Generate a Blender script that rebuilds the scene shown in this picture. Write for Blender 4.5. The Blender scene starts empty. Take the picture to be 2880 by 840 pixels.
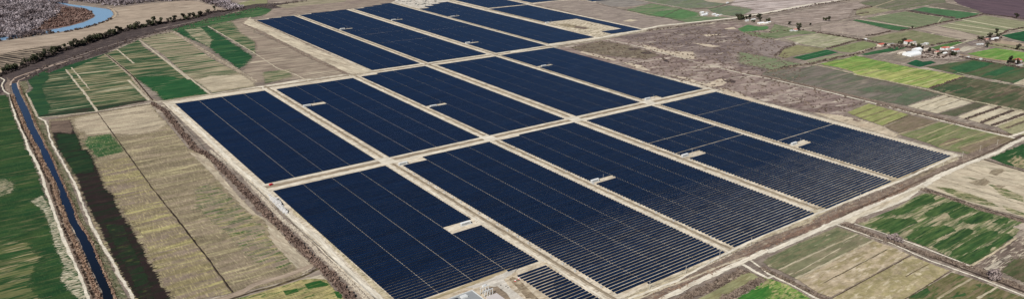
import bpy, math, random
import numpy as np
from mathutils import Vector, Matrix, noise as mnoise
from mathutils.geometry import tessellate_polygon
random.seed(7); rng = np.random.default_rng(7)
SC = bpy.context.scene
COL = SC.collection

# ------------------------------------------------------------------ camera
H = 340.0
FPX, PITCH, ROLL, YAW = 2099.58, 0.341239, 0.0165543, 0.648539
cy_, sy_, cp_, sp_, cr_, sr_ = math.cos(YAW), math.sin(YAW), math.cos(PITCH), math.sin(PITCH), math.cos(ROLL), math.sin(ROLL)
RIGHT = Vector((cy_, -sy_, 0)); FWD = Vector((sy_*cp_, cy_*cp_, -sp_)); UP = Vector((sy_*sp_, cy_*sp_, cp_))
AX = RIGHT*cr_ + UP*sr_; AY = RIGHT*(-sr_) + UP*cr_
cam_d = bpy.data.cameras.new('camera'); cam = bpy.data.objects.new('camera', cam_d); COL.objects.link(cam)
cam.matrix_world = Matrix((
    (AX.x, AY.x, -FWD.x, 0), (AX.y, AY.y, -FWD.y, 0), (AX.z, AY.z, -FWD.z, H), (0, 0, 0, 1)))
cam_d.sensor_width = 36; cam_d.lens = FPX/2880*36; cam_d.clip_start = 1; cam_d.clip_end = 60000
SC.camera = cam

# ------------------------------------------------------------------ sun and sky
SUN_EL = math.radians(42)
SD = Vector((0.87, 0.49, 0)).normalized()           # the way shadows fall on the ground
to_sun = Vector((-SD.x*math.cos(SUN_EL), -SD.y*math.cos(SUN_EL), math.sin(SUN_EL)))
W = bpy.data.worlds.new('World'); SC.world = W; W.use_nodes = True
wn = W.node_tree; bg = wn.nodes['Background']
sky = wn.nodes.new('ShaderNodeTexSky'); sky.sky_type = 'NISHITA'; sky.sun_disc = False
sky.sun_elevation = SUN_EL; sky.sun_rotation = math.atan2(to_sun.x, to_sun.y)
sky.air_density = 1.0; sky.dust_density = 0.6; sky.ozone_density = 2.0
wn.links.new(sky.outputs[0], bg.inputs[0]); bg.inputs[1].default_value = 0.050
sd = bpy.data.lights.new('sun', 'SUN'); sun = bpy.data.objects.new('sun', sd); COL.objects.link(sun)
sd.energy = 4.4; sd.angle = math.radians(0.5); sd.color = (1.0, 0.965, 0.915)
sun.rotation_euler = to_sun.to_track_quat('Z', 'Y').to_euler()
sun.location = (0, 0, 900)
vs = SC.view_settings; vs.view_transform = 'Standard'; vs.look = 'None'; vs.gamma = 1; vs.exposure = 0.5
try: vs.use_curve_mapping = False
except Exception: pass
SC.display_settings.display_device = 'sRGB'

# ------------------------------------------------------------------ coordinates
def ground(px, py, z=0.0):
    x = px-1440.0; y = -(py-420.0)
    d = AX*x + AY*y + FWD*FPX
    t = (z-H)/d.z
    return (d.x*t, d.y*t)
def P(c, r, s, z=0.0):
    out = []
    for w in s.split():
        a, b = w.split(',')
        out.append(ground(720*c+float(a)/3.5764, 210*r+float(b)/3.5764, z))
    return out
def pos(c, r, a, b): return ground(720*c+a/3.5764, 210*r+b/3.5764)
def depth(x, y): return x*FWD.x + y*FWD.y + (-H)*FWD.z
def U(*pts): return [(u*H, v*H) for u, v in pts]

# ------------------------------------------------------------------ materials
K = 0.70
def lin(c):
    o = []
    for v in c:
        v /= 255.0
        o.append((v/12.92 if v <= 0.04045 else ((v+0.055)/1.055)**2.4)*K)
    return (*o, 1.0)
MATS = {}
def base_mat(name, rough=0.95, spec=0.15):
    m = bpy.data.materials.new(name); m.use_nodes = True
    nt = m.node_tree; b = nt.nodes['Principled BSDF']
    b.inputs['Roughness'].default_value = rough
    b.inputs['Specular IOR Level'].default_value = spec
    return m, nt, b
def N(nt, t, **kw):
    n = nt.nodes.new(t)
    for k, v in kw.items(): setattr(n, k, v)
    return n
def zq(share):          # share -> threshold on a noise centred on .5
    share = min(max(share, 0.02), 0.98)
    return 0.5 - 0.085*math.log(share/(1-share))*0.62
def mixc(nt, fac, a, b, blend='MIX'):
    n = N(nt, 'ShaderNodeMix', data_type='RGBA', blend_type=blend)
    for sock, v in ((0, fac), (6, a), (7, b)):
        if isinstance(v, (int, float)): n.inputs[sock].default_value = v
        elif isinstance(v, tuple): n.inputs[sock].default_value = v
        else: nt.links.new(v, n.inputs[sock])
    return n.outputs[2]
def math_(nt, op, a, b=None, c=None):
    n = N(nt, 'ShaderNodeMath', operation=op)
    for i, v in enumerate((a, b, c)):
        if v is None: continue
        if isinstance(v, (int, float)): n.inputs[i].default_value = v
        else: nt.links.new(v, n.inputs[i])
    return n.outputs[0]
def mrange(nt, v, a, b, c=0.0, d=1.0):
    n = N(nt, 'ShaderNodeMapRange'); nt.links.new(v, n.inputs[0])
    for i, x in enumerate((a, b, c, d)): n.inputs[i+1].default_value = x
    return n.outputs[0]
def coords(nt, ang, seed):
    tc = N(nt, 'ShaderNodeTexCoord')
    mp = N(nt, 'ShaderNodeMapping'); nt.links.new(tc.outputs['Object'], mp.inputs[0])
    mp.inputs['Rotation'].default_value = (0, 0, -ang); mp.inputs['Location'].default_value = (seed*131.7 % 977, seed*57.3 % 877, 0)
    return mp.outputs[0]
def noise(nt, vec, lx, ly, detail=5, rough=0.6, dist=0.0):
    mp = N(nt, 'ShaderNodeMapping'); nt.links.new(vec, mp.inputs[0])
    mp.inputs['Scale'].default_value = (1.0/lx, 1.0/ly, 1.0/lx)
    n = N(nt, 'ShaderNodeTexNoise'); nt.links.new(mp.outputs[0], n.inputs['Vector'])
    n.inputs['Scale'].default_value = 1.0; n.inputs['Detail'].default_value = detail
    n.inputs['Roughness'].default_value = rough; n.inputs['Distortion'].default_value = dist
    return n.outputs['Fac']
def soil(a, b=None, c=None, sb=0.4, sc=0.15, L=(60, 14), S=(30, 2.2), ang=0.0, soft=0.05, speck=0.22, fur=None, fine=(3, 1.2), tuft=None):
    """ground: colour a, patches of b (share sb) and c (share sc), streaked along ang"""
    key = ('soil', a, b, c, sb, sc, L, S, ang, soft, speck, fur, fine, tuft)
    if key in MATS: return MATS[key]
    seed = len(MATS)+1
    m, nt, bs = base_mat('soil'); vec = coords(nt, ang, seed)
    big = noise(nt, vec, L[0], L[1], 5, 0.62, 0.3)
    stk = noise(nt, vec, S[0], S[1], 3, 0.55)
    comb = math_(nt, 'ADD', math_(nt, 'MULTIPLY', big, 0.62), math_(nt, 'MULTIPLY', stk, 0.38))
    col = lin(a)
    if b:
        t = zq(sb); f = mrange(nt, comb, t-soft, t+soft); col = mixc(nt, f, col, lin(b))
    if c:
        mp = N(nt, 'ShaderNodeMapping'); nt.links.new(vec, mp.inputs[0]); mp.inputs['Location'].default_value = (371, 93, 17)
        big2 = noise(nt, mp.outputs[0], L[0]*0.8, L[1]*0.8, 6, 0.65, 0.5)
        stk2 = noise(nt, mp.outputs[0], S[0], S[1], 3, 0.55)
        comb2 = math_(nt, 'ADD', math_(nt, 'MULTIPLY', big2, 0.65), math_(nt, 'MULTIPLY', stk2, 0.35))
        t = zq(sc); f = mrange(nt, comb2, t-soft*0.8, t+soft*0.8); col = mixc(nt, f, col, lin(c))
    if tuft:      # short strokes across the streak: planted tufts and drill lines
        tn = noise(nt, vec, tuft[0], tuft[1], 2, 0.5); f = mrange(nt, tn, 0.53, 0.68, 0, tuft[2]); col = mixc(nt, f, col, lin(tuft[3]))
    fn = noise(nt, vec, fine[0], fine[1], 4, 0.7)
    fm = mrange(nt, fn, 0.25, 0.75, 1-speck, 1+speck)
    fm = math_(nt, 'MULTIPLY', fm, mrange(nt, noise(nt, vec, 45, 22, 5, 0.7, 0.6), 0.3, 0.7, 0.76, 1.20))
    fm = math_(nt, 'MULTIPLY', fm, mrange(nt, noise(nt, vec, S[0]*0.45, S[1]*1.6, 3, 0.6), 0.3, 0.7, 0.82, 1.16))
    if fur:
        sep = N(nt, 'ShaderNodeSeparateXYZ'); nt.links.new(vec, sep.inputs[0])
        wob = math_(nt, 'MULTIPLY', noise(nt, vec, 40, 12, 2, 0.5), fur[0]*0.7)
        w = math_(nt, 'SINE', math_(nt, 'MULTIPLY', math_(nt, 'ADD', sep.outputs[1], wob), 2*math.pi/fur[0]))
        fm = math_(nt, 'MULTIPLY', fm, mrange(nt, w, -0.6, 1.0, 1-fur[1], 1+fur[1]*0.5))
    cmb = N(nt, 'ShaderNodeCombineColor')
    for i in range(3): nt.links.new(fm, cmb.inputs[i])
    col = mixc(nt, 1.0, col, cmb.outputs[0], 'MULTIPLY')
    nt.links.new(col, bs.inputs['Base Color'])
    at = N(nt, 'ShaderNodeAttribute', attribute_name='fade')       # cover thins out towards a patch's rim
    en = noise(nt, vec, S[0]*0.5, S[1]*0.7, 4, 0.7)
    w = math_(nt, 'MULTIPLY', at.outputs['Fac'], mrange(nt, en, 0.34, 0.66, 0.3, 2.6))
    nt.links.new(mrange(nt, w, 0.45, 0.6, 1.0, 0.0), bs.inputs['Alpha'])
    MATS[key] = m; return m
def plain(name, c, rough=0.7, spec=0.3, var=0.12, scale=1.5, metal=0.0):
    key = ('plain', name)
    if key in MATS: return MATS[key]
    m, nt, bs = base_mat(name, rough, spec); vec = coords(nt, 0, len(MATS)+1)
    f = mrange(nt, noise(nt, vec, scale, scale, 4, 0.65), 0.3, 0.7, 1-var, 1+var)
    cmb = N(nt, 'ShaderNodeCombineColor')
    for i in range(3): nt.links.new(f, cmb.inputs[i])
    nt.links.new(mixc(nt, 1.0, lin(c), cmb.outputs[0], 'MULTIPLY'), bs.inputs['Base Color'])
    bs.inputs['Metallic'].default_value = metal
    MATS[key] = m; return m
def leafy(name, c1, c2, scale=6.0):
    key = ('leafy', name)
    if key in MATS: return MATS[key]
    m, nt, bs = base_mat(name, 0.9, 0.1); vec = coords(nt, 0, len(MATS)+1)
    f = mrange(nt, noise(nt, vec, scale, scale, 3, 0.6), 0.38, 0.62)
    nt.links.new(mixc(nt, f, lin(c1), lin(c2)), bs.inputs['Base Color'])
    MATS[key] = m; return m

# ------------------------------------------------------------------ object helpers
def tag(o, label=None, cat=None, group=None, kind=None):
    if label: o['label'] = label
    if cat: o['category'] = cat
    if group: o['group'] = group
    if kind: o['kind'] = kind
    return o
def link(name, me, mat=None, parent=None, loc=None):
    if mat is not None and not me.materials: me.materials.append(mat)
    o = bpy.data.objects.new(name, me); COL.objects.link(o)
    if parent is not None: o.parent = parent
    if loc is not None: o.location = loc
    return o
def empty(name, loc, rz=0.0):
    o = bpy.data.objects.new(name, None); COL.objects.link(o); o.location = loc; o.rotation_euler = (0, 0, rz); o.empty_display_size = 1
    return o
def copy_tree(o, parent=None):
    c = o.copy(); COL.objects.link(c)
    if parent is not None: c.parent = parent
    for ch in list(o.children): copy_tree(ch, c)
    return c
class MB:
    """collects faces for one mesh"""
    def __init__(s): s.v = []; s.f = []
    def add(s, vs, fs):
        n = len(s.v); s.v += [tuple(v) for v in vs]; s.f += [tuple(i+n for i in f) for f in fs]; return s
    def box(s, x0, x1, y0, y1, z0, z1):
        v = [(x0,y0,z0),(x1,y0,z0),(x1,y1,z0),(x0,y1,z0),(x0,y0,z1),(x1,y0,z1),(x1,y1,z1),(x0,y1,z1)]
        return s.add(v, [(0,3,2,1),(4,5,6,7),(0,1,5,4),(1,2,6,5),(2,3,7,6),(3,0,4,7)])
    def prism(s, pts, z0, z1):
        n = len(pts); v = [(x,y,z0) for x,y in pts]+[(x,y,z1) for x,y in pts]
        f = [tuple(range(n, 2*n)), tuple(range(n-1, -1, -1))]+[(i,(i+1)%n,n+(i+1)%n,n+i) for i in range(n)]
        return s.add(v, f)
    def gable(s, x0, x1, y0, y1, z0, z1, hip=0.0):
        ym = (y0+y1)/2; o = hip
        v = [(x0,y0,z0),(x1,y0,z0),(x1,y1,z0),(x0,y1,z0),(x0+o,ym,z1),(x1-o,ym,z1)]
        return s.add(v, [(0,1,5,4),(2,3,4,5),(1,2,5),(3,0,4),(0,3,2,1)])
    def tube(s, a, b, r0, r1=None, n=6):
        r1 = r0 if r1 is None else r1
        a = Vector(a); b = Vector(b); d = (b-a).normalized()
        p = d.orthogonal().normalized(); q = d.cross(p)
        v = [];
        for c, r in ((a, r0), (b, r1)):
            for i in range(n):
                t = 2*math.pi*i/n; v.append(c+(p*math.cos(t)+q*math.sin(t))*r)
        f = [(i,(i+1)%n,n+(i+1)%n,n+i) for i in range(n)]+[tuple(range(n-1,-1,-1)), tuple(range(n,2*n))]
        return s.add(v, f)
    def mesh(s, name):
        me = bpy.data.meshes.new(name); me.from_pydata(s.v, [], s.f); me.update(); return me
    def build(s, name, mat, parent=None, loc=None):
        return link(name, s.mesh(name), mat, parent, loc)
def fast_mesh(name, V, F4):
    """numpy quads -> mesh"""
    me = bpy.data.meshes.new(name); n = len(F4)
    me.vertices.add(len(V)); me.vertices.foreach_set('co', V.astype(np.float32).ravel())
    me.loops.add(n*4); me.loops.foreach_set('vertex_index', F4.astype(np.int32).ravel())
    me.polygons.add(n); me.polygons.foreach_set('loop_start', np.arange(0, n*4, 4, dtype=np.int32))
    me.polygons.foreach_set('loop_total', np.full(n, 4, dtype=np.int32))
    me.update(calc_edges=True); me.validate(); me.shade_flat(); return me

def ragged(pts, jag, step, closed=True, sx=0.0):
    out = []; n = len(pts)
    for i in range(n if closed else n-1):
        a = Vector(pts[i]); b = Vector(pts[(i+1) % n]); L = (b-a).length
        k = max(1, min(900, int(L/step))); k = min(k, 900); nrm = Vector((-(b-a).y, (b-a).x)).normalized() if L > 0 else Vector((0, 0))
        for j in range(k):
            p = a.lerp(b, j/k)
            d = mnoise.noise(Vector((p.x/(step*3.1), p.y/(step*3.1), 1.7)))*1.2+mnoise.noise(Vector((p.x/(step*1.1), p.y/(step*1.1), 9.1)))*0.7
            p = p+nrm*d*jag
            if sx:      # tongues that run along the drill rows
                q = p.y+p.x*0.02
                p.x += sx*(mnoise.noise(Vector((q/7.0, p.x/160, 4.2)))*1.6+mnoise.noise(Vector((q/2.2, p.x/90, 8.2)))*1.1+mnoise.noise(Vector((q/0.9, p.x/60, 2.2)))*0.6)
            out.append((p.x, p.y))
    if not closed: out.append(tuple(pts[-1]))
    return out
ZL = [0.0]
def sheet(name, pts, mat, jag=1.2, step=4.0, z=None, kind='structure', sx=0.0, fade=0.0):
    if z is None: ZL[0] += 0.0025; z = ZL[0]
    n = len(pts); ar = sum(pts[i][0]*pts[(i+1)%n][1]-pts[(i+1)%n][0]*pts[i][1] for i in range(n))/2
    if ar < 0: pts = pts[::-1]; ar = -ar
    per = sum(math.dist(pts[i], pts[(i+1)%n]) for i in range(n))
    if fade:
        mx = sum(p[0] for p in pts)/n; my = sum(p[1] for p in pts)/n
        d = min(max(depth(mx, my)*0.006, 1.5), 12)*fade; d = min(d, (0.8 if fade > 1 else 0.45)*ar/per)
        P0 = [Vector(p) for p in pts]; ins = []; outs = []
        for i in range(n):
            e1 = (P0[i]-P0[i-1]); e2 = (P0[(i+1)%n]-P0[i])
            e1 = e1.normalized() if e1.length > 1e-6 else Vector((1,0)); e2 = e2.normalized() if e2.length > 1e-6 else e1
            n1 = Vector((-e1.y, e1.x)); n2 = Vector((-e2.y, e2.x)); m = n1+n2
            m = m.normalized() if m.length > 1e-3 else n1
            ins.append(P0[i]+m*d*(0.5 if fade > 1 else 1.0)/max(m.dot(n1), 0.45))
            if fade > 1: outs.append(P0[i]-m*d*0.5/max(m.dot(n1), 0.6))
        outer = []; inner = []
        if outs: P0 = outs
        cap = d*0.85; sj = min(1.0, cap/max(jag*1.2+sx*1.6, 1e-3))
        for i in range(n):
            L = (P0[(i+1)%n]-P0[i]).length; k = max(1, min(900, int(L/step)))
            nr = P0[(i+1)%n]-P0[i]; nr = Vector((-nr.y, nr.x)).normalized() if L > 0 else Vector((0,0))
            for j in range(k):
                p = P0[i].lerp(P0[(i+1)%n], j/k); inner.append(tuple(ins[i].lerp(ins[(i+1)%n], j/k)))
                dd = mnoise.noise(Vector((p.x/(step*3.1), p.y/(step*3.1), 1.7)))*1.2+mnoise.noise(Vector((p.x/(step*1.1), p.y/(step*1.1), 9.1)))*0.7
                p = p+nr*dd*jag*sj
                if sx:
                    q = (p.y+p.x*0.02)/step
                    p.x += sx*sj*(mnoise.noise(Vector((q/7.0, p.x/160, 4.2)))*1.6+mnoise.noise(Vector((q/2.2, p.x/90, 8.2)))*1.1+mnoise.noise(Vector((q/0.9, p.x/60, 2.2)))*0.6)
                outer.append((p.x, p.y))
        pts = inner; n = len(pts)
    elif jag: pts = ragged(pts, jag, step, True, sx); n = len(pts)
    tri = tessellate_polygon([[Vector((x, y, 0)) for x, y in pts]])
    me = bpy.data.meshes.new(name); fs = []; off = n if fade else 0
    for t in tri:
        a, b, c = [Vector(pts[i]) for i in t]
        t = tuple(i+off for i in t)
        fs.append(t if (b-a).cross(c-a) > 0 else (t[0], t[2], t[1]))
    V = [(x, y, z+(0.0008 if fade else 0)) for x, y in pts]
    if fade:
        V = [(x, y, z) for x, y in outer]+V
        fs += [(i, (i+1) % n, n+(i+1) % n, n+i) for i in range(n)]
    me.from_pydata(V, [], fs); me.update()
    if fade:
        at = me.attributes.new('fade', 'FLOAT', 'POINT'); at.data.foreach_set('value', [1.0]*n+[0.0]*n)
    return tag(link(name, me, mat), kind=kind)
def ribbon_pts(pts, w, jag=0.5, step=5.0):
    """centre line -> outline of a strip; w metres (number or one per point)"""
    ws = [float(q) for q in np.interp(np.linspace(0, 1, len(pts)), np.linspace(0, 1, len(w)), w)] if isinstance(w, (list, tuple)) else [w]*len(pts)
    C = []; Wd = []
    for i in range(len(pts)-1):
        a = Vector(pts[i]); b = Vector(pts[i+1]); k = max(1, min(300, int((b-a).length/step)))
        for j in range(k): C.append(a.lerp(b, j/k)); Wd.append(ws[i]+(ws[i+1]-ws[i])*j/k)
    C.append(Vector(pts[-1])); Wd.append(ws[-1])
    Lf, Rt = [], []
    for i, c in enumerate(C):
        d = (C[min(i+1, len(C)-1)]-C[max(i-1, 0)]).normalized(); n = Vector((-d.y, d.x))
        j1 = mnoise.noise(Vector((c.x/9, c.y/9, 3.3)))*jag*2; j2 = mnoise.noise(Vector((c.x/9, c.y/9, 7.3)))*jag*2
        Lf.append(c+n*(Wd[i]/2+j1)); Rt.append(c-n*(Wd[i]/2+j2))
    return Lf, Rt
def strip(name, pts, w, mat, jag=0.5, step=5.0, z=None, kind='structure'):
    if z is None: ZL[0] += 0.0025; z = ZL[0]
    L, R = ribbon_pts(pts, w, jag, step); n = len(L)
    q = 0.28; A = [l.lerp(r, q) for l, r in zip(L, R)]; B = [l.lerp(r, 1-q) for l, r in zip(L, R)]
    V = [(p.x, p.y, z) for p in L+A+B+R]
    me = bpy.data.meshes.new(name); me.from_pydata(V, [], [((k+1)*n+i, (k+1)*n+i+1, k*n+i+1, k*n+i) for k in range(3) for i in range(n-1)]); me.update()
    at = me.attributes.new('fade', 'FLOAT', 'POINT'); at.data.foreach_set('value', [0.8]*n+[0.0]*2*n+[0.8]*n)
    return tag(link(name, me, mat), kind=kind)

# blades/leaf clusters: many small quads round given centres, one mesh
def tuft_mesh(name, centres, radii, heights, per, size, up=0.3):
    C = np.repeat(np.asarray(centres, float), per, 0); R = np.repeat(np.asarray(radii, float), per); Hh = np.repeat(np.asarray(heights, float), per)
    n = len(C); th = rng.uniform(0, 2*np.pi, n); ph = np.arccos(rng.uniform(-1, 1, n)); rr = rng.uniform(0.35, 1, n)**0.5
    off = np.stack([np.cos(th)*np.sin(ph)*R*rr, np.sin(th)*np.sin(ph)*R*rr, (np.cos(ph)*rr*0.5+0.5)*Hh], 1)
    c = C+off
    a = rng.normal(size=(n, 3)); a[:, 2] *= 0.6; a /= np.linalg.norm(a, axis=1)[:, None]
    b = rng.normal(size=(n, 3)); b[:, 2] += up; b -= a*(a*b).sum(1)[:, None]; b /= np.linalg.norm(b, axis=1)[:, None]
    s = (size*rng.uniform(0.5, 1.3, n)*np.minimum(R, 3.0)/2.0)[:, None]
    V = np.stack([c-a*s-b*s, c+a*s-b*s*0.7, c+a*s*0.8+b*s, c-a*s*0.7+b*s], 1).reshape(-1, 3)
    V[:, 2] = np.maximum(V[:, 2], 0.02)
    F = np.arange(n*4).reshape(n, 4)
    return fast_mesh(name, V, F)
def inside(p, poly):
    x, y = p; c = False; j = len(poly)-1
    for i in range(len(poly)):
        xi, yi = poly[i]; xj, yj = poly[j]
        if (yi > y) != (yj > y) and x < (xj-xi)*(y-yi)/(yj-yi)+xi: c = not c
        j = i
    return c
def scatter(poly, n):
    xs = [p[0] for p in poly]; ys = [p[1] for p in poly]; out = []; tries = 0
    while len(out) < n and tries < n*30:
        tries += 1; p = (random.uniform(min(xs), max(xs)), random.uniform(min(ys), max(ys)))
        if inside(p, poly): out.append(p)
    return out
def along(pts, w, spacing):
    out = []
    for i in range(len(pts)-1):
        a = Vector(pts[i]); b = Vector(pts[i+1]); L = (b-a).length; n = Vector((-(b-a).y, (b-a).x)).normalized()
        for _ in range(max(1, int(L/spacing))):
            p = a.lerp(b, random.random())+n*random.uniform(-w/2, w/2); out.append((p.x, p.y))
    return out
def brush(name, pts2, rad, hgt, mat, per=14, size=0.9):
    c = [(x, y, 0) for x, y in pts2]; r = [random.uniform(*rad) for _ in c]; h = [random.uniform(*hgt) for _ in c]
    return tag(link(name, tuft_mesh(name, c, r, h, per, size), mat), kind='stuff')

# ------------------------------------------------------------------ palette
SAND = (226,213,190); PALE = (205,192,172); TAN = (172,156,134); BRN = (146,130,116); DBRN = (104,90,80); PURP = (118,104,102)
GRN = (40,80,48); DGRN = (24,62,38); OLV = (134,134,92); GRY = (150,142,132)
M_plain = soil((152,138,124), (126,112,102), (196,182,160), 0.45, 0.18, (120, 30), (40, 4), soft=0.06, speck=0.3)
M_sand = soil(SAND, (190,174,150), (146,132,112), 0.4, 0.14, (24, 6), (14, 1.5), soft=0.06, speck=0.16)
M_road = soil((236,226,206), (206,194,172), (170,156,134), 0.4, 0.08, (30, 3), (20, 1), soft=0.08, speck=0.07)
M_roadv = soil((236,226,206), (206,194,172), (170,156,134), 0.4, 0.08, (30, 3), (20, 1), ang=math.pi/2, soft=0.08, speck=0.07)
M_ditch = soil((150,134,114), (176,160,136), (112,98,82), 0.4, 0.25, (14, 3), (14, 1), soft=0.06, speck=0.2)
M_ditchv = soil((158,142,120), (184,168,142), (112,98,82), 0.45, 0.2, (14, 3), (14, 1), ang=math.pi/2, soft=0.06, speck=0.2)
M_scrub = soil((120,104,92), (146,128,112), (186,172,148), 0.5, 0.14, (16, 6), (8, 2), soft=0.05, speck=0.4, fine=(1.6, 1.2))
M_scrubr = soil((136,110,94), (112,94,82), (176,158,134), 0.5, 0.14, (16, 6), (8, 2), soft=0.05, speck=0.4, fine=(1.6, 1.2))
M_dark = soil((66,56,54), (90,78,74), (136,120,108), 0.45, 0.14, (26, 5), (12, 2), ang=0.25, soft=0.05, speck=0.45, fine=(3, 1.6))
M_path = soil((186,172,148), (206,194,170), (140,126,104), 0.4, 0.12, (14, 4), (8, 1), ang=math.pi/2, soft=0.06, speck=0.15)

# the ground itself: one sheet out past the horizon
me = bpy.data.meshes.new('ground')
me.from_pydata([(-30000,-12000,-0.02),(30000,-12000,-0.02),(30000,40000,-0.02),(-30000,40000,-0.02)], [], [(0,1,2,3)])
tag(link('ground', me, M_plain), kind='structure')

def F(mat, *parts, jag=1.0, step=4.0, name='field'):
    pts = []
    for c, r, s in parts: pts += P(c, r, s)
    sx = 0.0
    if jag >= 2:
        sx = min(jag*0.7, 3.0); step = 1.0
        mx = sum(p[0] for p in pts)/len(pts); my = sum(p[1] for p in pts)/len(pts); q = max(1.0, depth(mx, my)/700)
        jag = jag*0.5*q; sx *= q; step = q
    return sheet(name, pts, mat, jag, step, sx=sx, fade=(2.4 if sx else 1.0 if jag >= 1.5 else 0.4 if jag >= 1 else 0.15))
def R(mat, w, *parts, jag=0.4, name='track'):
    pts = []
    for c, r, s in parts: pts += P(c, r, s)
    return strip(name, pts, w, mat, jag)

# ============ farm ground: sandy pad under everything
sheet('site_ground', U((0.60,1.40),(0.735,1.0),(1.0,0.95),(1.25,1.155),(3.16,1.16),(3.16,3.70),(3.62,3.72),(4.12,3.74),(4.12,5.2),(4.66,5.2),(4.7,5.0),(5.2,5.0),(5.2,6.6),(3.6,6.6),(3.6,5.75),(3.15,6.0),(2.64,5.83),(2.2,5.76),(1.82,5.70),(1.82,3.80),(0.73,3.72),(0.73,2.0),(0.72,1.40)), M_sand, 0.6, 6)
sheet('verge', U((1.80,5.70),(1.835,3.80),(1.83,3.76),(1.845,5.69)), M_scrub, 1)
# lanes of the site: pale gravel with a browner drain between them
def lane(a, b, w, mat, name='service_road', jag=0.5): return strip(name, U(a, b), w, mat, jag)
vA, vB = 2.411, 3.713
lane((0.76,vA),(3.16,vA), 9.5, M_ditch, 'drain_strip', 0.8)
lane((0.735,2.436),(3.16,2.436), 5.5, M_road); lane((0.735,2.387),(3.16,2.387), 5.5, M_road)
lane((0.30,3.72),(1.80,3.735), 10, M_ditch, 'drain_strip', 0.8); lane((1.2,vB),(3.15,vB), 10, M_ditch, 'drain_strip', 0.8)
lane((0.44,3.716),(1.22,3.742), 5, M_road); lane((0.76,3.680),(1.25,3.683), 4, M_road); lane((1.2,3.735),(3.16,3.74), 7, M_road); lane((1.2,3.694),(3.14,3.697), 4, M_road)
for k, (u0, u1, v0, v1) in enumerate(((1.205,1.255,1.0,3.74),(1.684,1.732,1.17,3.72),(2.151,2.216,1.17,5.74),(2.644,2.693,1.17,5.80),(3.12,3.165,3.74,5.9),(3.60,3.68,3.74,6.4),(4.11,4.19,5.2,6.4),(4.64,4.73,5.0,6.4))):
    um = (u0+u1)/2+0.002
    lane((um, v0+0.01), (um, v1), (u1-u0)*H*0.38, M_ditchv, 'drain_strip', 0.8)
    lane((um+0.002, v0+0.01), (um+0.002, v1), 0.9, soil((104,90,74)), 'ditch_line', 0.2)
    lane((u0+0.007, v0), (u0+0.007, v1), 3.2, M_roadv)
lane((3.132,1.17),(3.138,3.74), 5, M_roadv)
for v in (2.411,): lane((0.78,v),(3.1,v), 1.2, soil((128,112,92), (160,144,120), None, 0.5, 0, (8,2)), 'ditch_line', 0.4)
for u in (1.23, 1.707, 2.183, 2.667): sheet('crossing', U((u-0.03,2.375),(u+0.03,2.375),(u+0.03,2.448),(u-0.03,2.448)), M_road, 1.5, 3)
F(soil((212,198,172), (150,136,112), (110,96,76), 0.35, 0.1, (22,5), (16,3), speck=0.1, ang=0.4), (2,0,'350,228 640,198 1075,288 890,320 1010,345 880,380 600,320 420,255'), name='bare_yard')
F(soil((130,116,92), (176,162,134), None, 0.4, 0, (14,3), ang=0.3), (2,0,'440,245 560,240 800,290 720,300 560,275'), jag=3, name='bare_patch')
F(soil((128,112,100), (104,90,80), None, 0.4, 0, (14,3), ang=0.3), (2,0,'640,262 760,278 740,298 620,280'), jag=2, name='bare_patch')
# brown burrs on the left verge of the site
for x, y, a in ((1130,715,9),(1080,728,6)): pass
ZL[0]=0.15
# ============ far top left: river country
F(soil((118,104,104), (92,80,82), (150,134,132), 0.45, 0.2, (60,20), (20,4), speck=0.4), (0,0,'-900,-900 690,-60 700,60 860,85 930,120 957,165 940,182 830,228 700,265 560,292 400,320 200,352 -100,372 -1500,500'), name='river_bank_ground')
F(soil((128,92,78), (110,80,70), (150,118,96), 0.4, 0.2, (40,12), (16,3), speck=0.4), (0,0,'560,70 700,78 850,92 925,120 955,165 938,182 820,228 700,262 560,285 380,300 420,230 560,190 640,130'), name='river_bank_ground')
F(soil((146,132,118), (126,112,104), None, 0.4, 0, (80,14), speck=0.3), (0,0,'690,-60 2000,-60 1990,10 1500,38 1200,74 1110,84 1060,72 900,55 760,40 700,60'), name='river_bank_ground')
M_river = base_mat('river_water', 0.06, 0.5)[0]
b = M_river.node_tree.nodes['Principled BSDF']; b.inputs['Base Color'].default_value = lin((128,164,196))
nt = M_river.node_tree; bp = N(nt, 'ShaderNodeBump'); vec = coords(nt, 0, 3); nt.links.new(noise(nt, vec, 3, 1.5, 3), bp.inputs['Height']); bp.inputs['Strength'].default_value = 0.12; bp.inputs['Distance'].default_value = 0.4; nt.links.new(bp.outputs[0], b.inputs['Normal'])
F(M_river, (0,0,'330,-60 420,5 560,28 690,60 860,88 925,120 957,165 938,184 830,230 700,266 560,294 400,324 200,356 -100,376 -100,430 0,412 200,384 450,344 600,324 720,303 850,278 950,252 1050,217 1110,182 1141,150 1130,118 1095,96 1000,82 860,64 700,46 600,20 520,-60'), jag=1.5, name='river')
F(soil((176,158,138), (160,142,124), (196,180,158), 0.4, 0.12, (140,40), (60,6), speck=0.10), (0,0,'-900,560 -900,520 0,424 200,396 400,366 620,328 800,298 1000,248 1110,202 1182,160 1180,128 1112,82 1200,74 1500,38 1900,8 2005,18 2290,105 2130,118 1900,190 1600,240 1400,265 1200,320 1000,390 800,450 560,520 300,630 60,730 -200,850 -900,1100'), name='sand_field')
F(soil((150,133,114), (60,52,47), (176,158,136), 0.42, 0.25, (60,8), (60,2.2), ang=-1.05, soft=0.03, speck=0.2, fur=(12,0.6)), (0,0,'-300,640 0,550 200,500 400,468 590,458 640,490 560,520 330,600 230,640 60,680 -200,800'), name='plough_marks', jag=4)
R(soil((188,168,142)), 7, (0,0,'1080,76 1130,95 1165,135 1160,165 1100,205 1000,250'), name='bank_track')
F(soil((134,134,96), (150,146,112), None, 0.4, 0, (120,24)), (0,0,'2250,-60 2700,-60 2700,50 2450,70 2330,50'), (1,0,'0,-10 0,20'))
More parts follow.
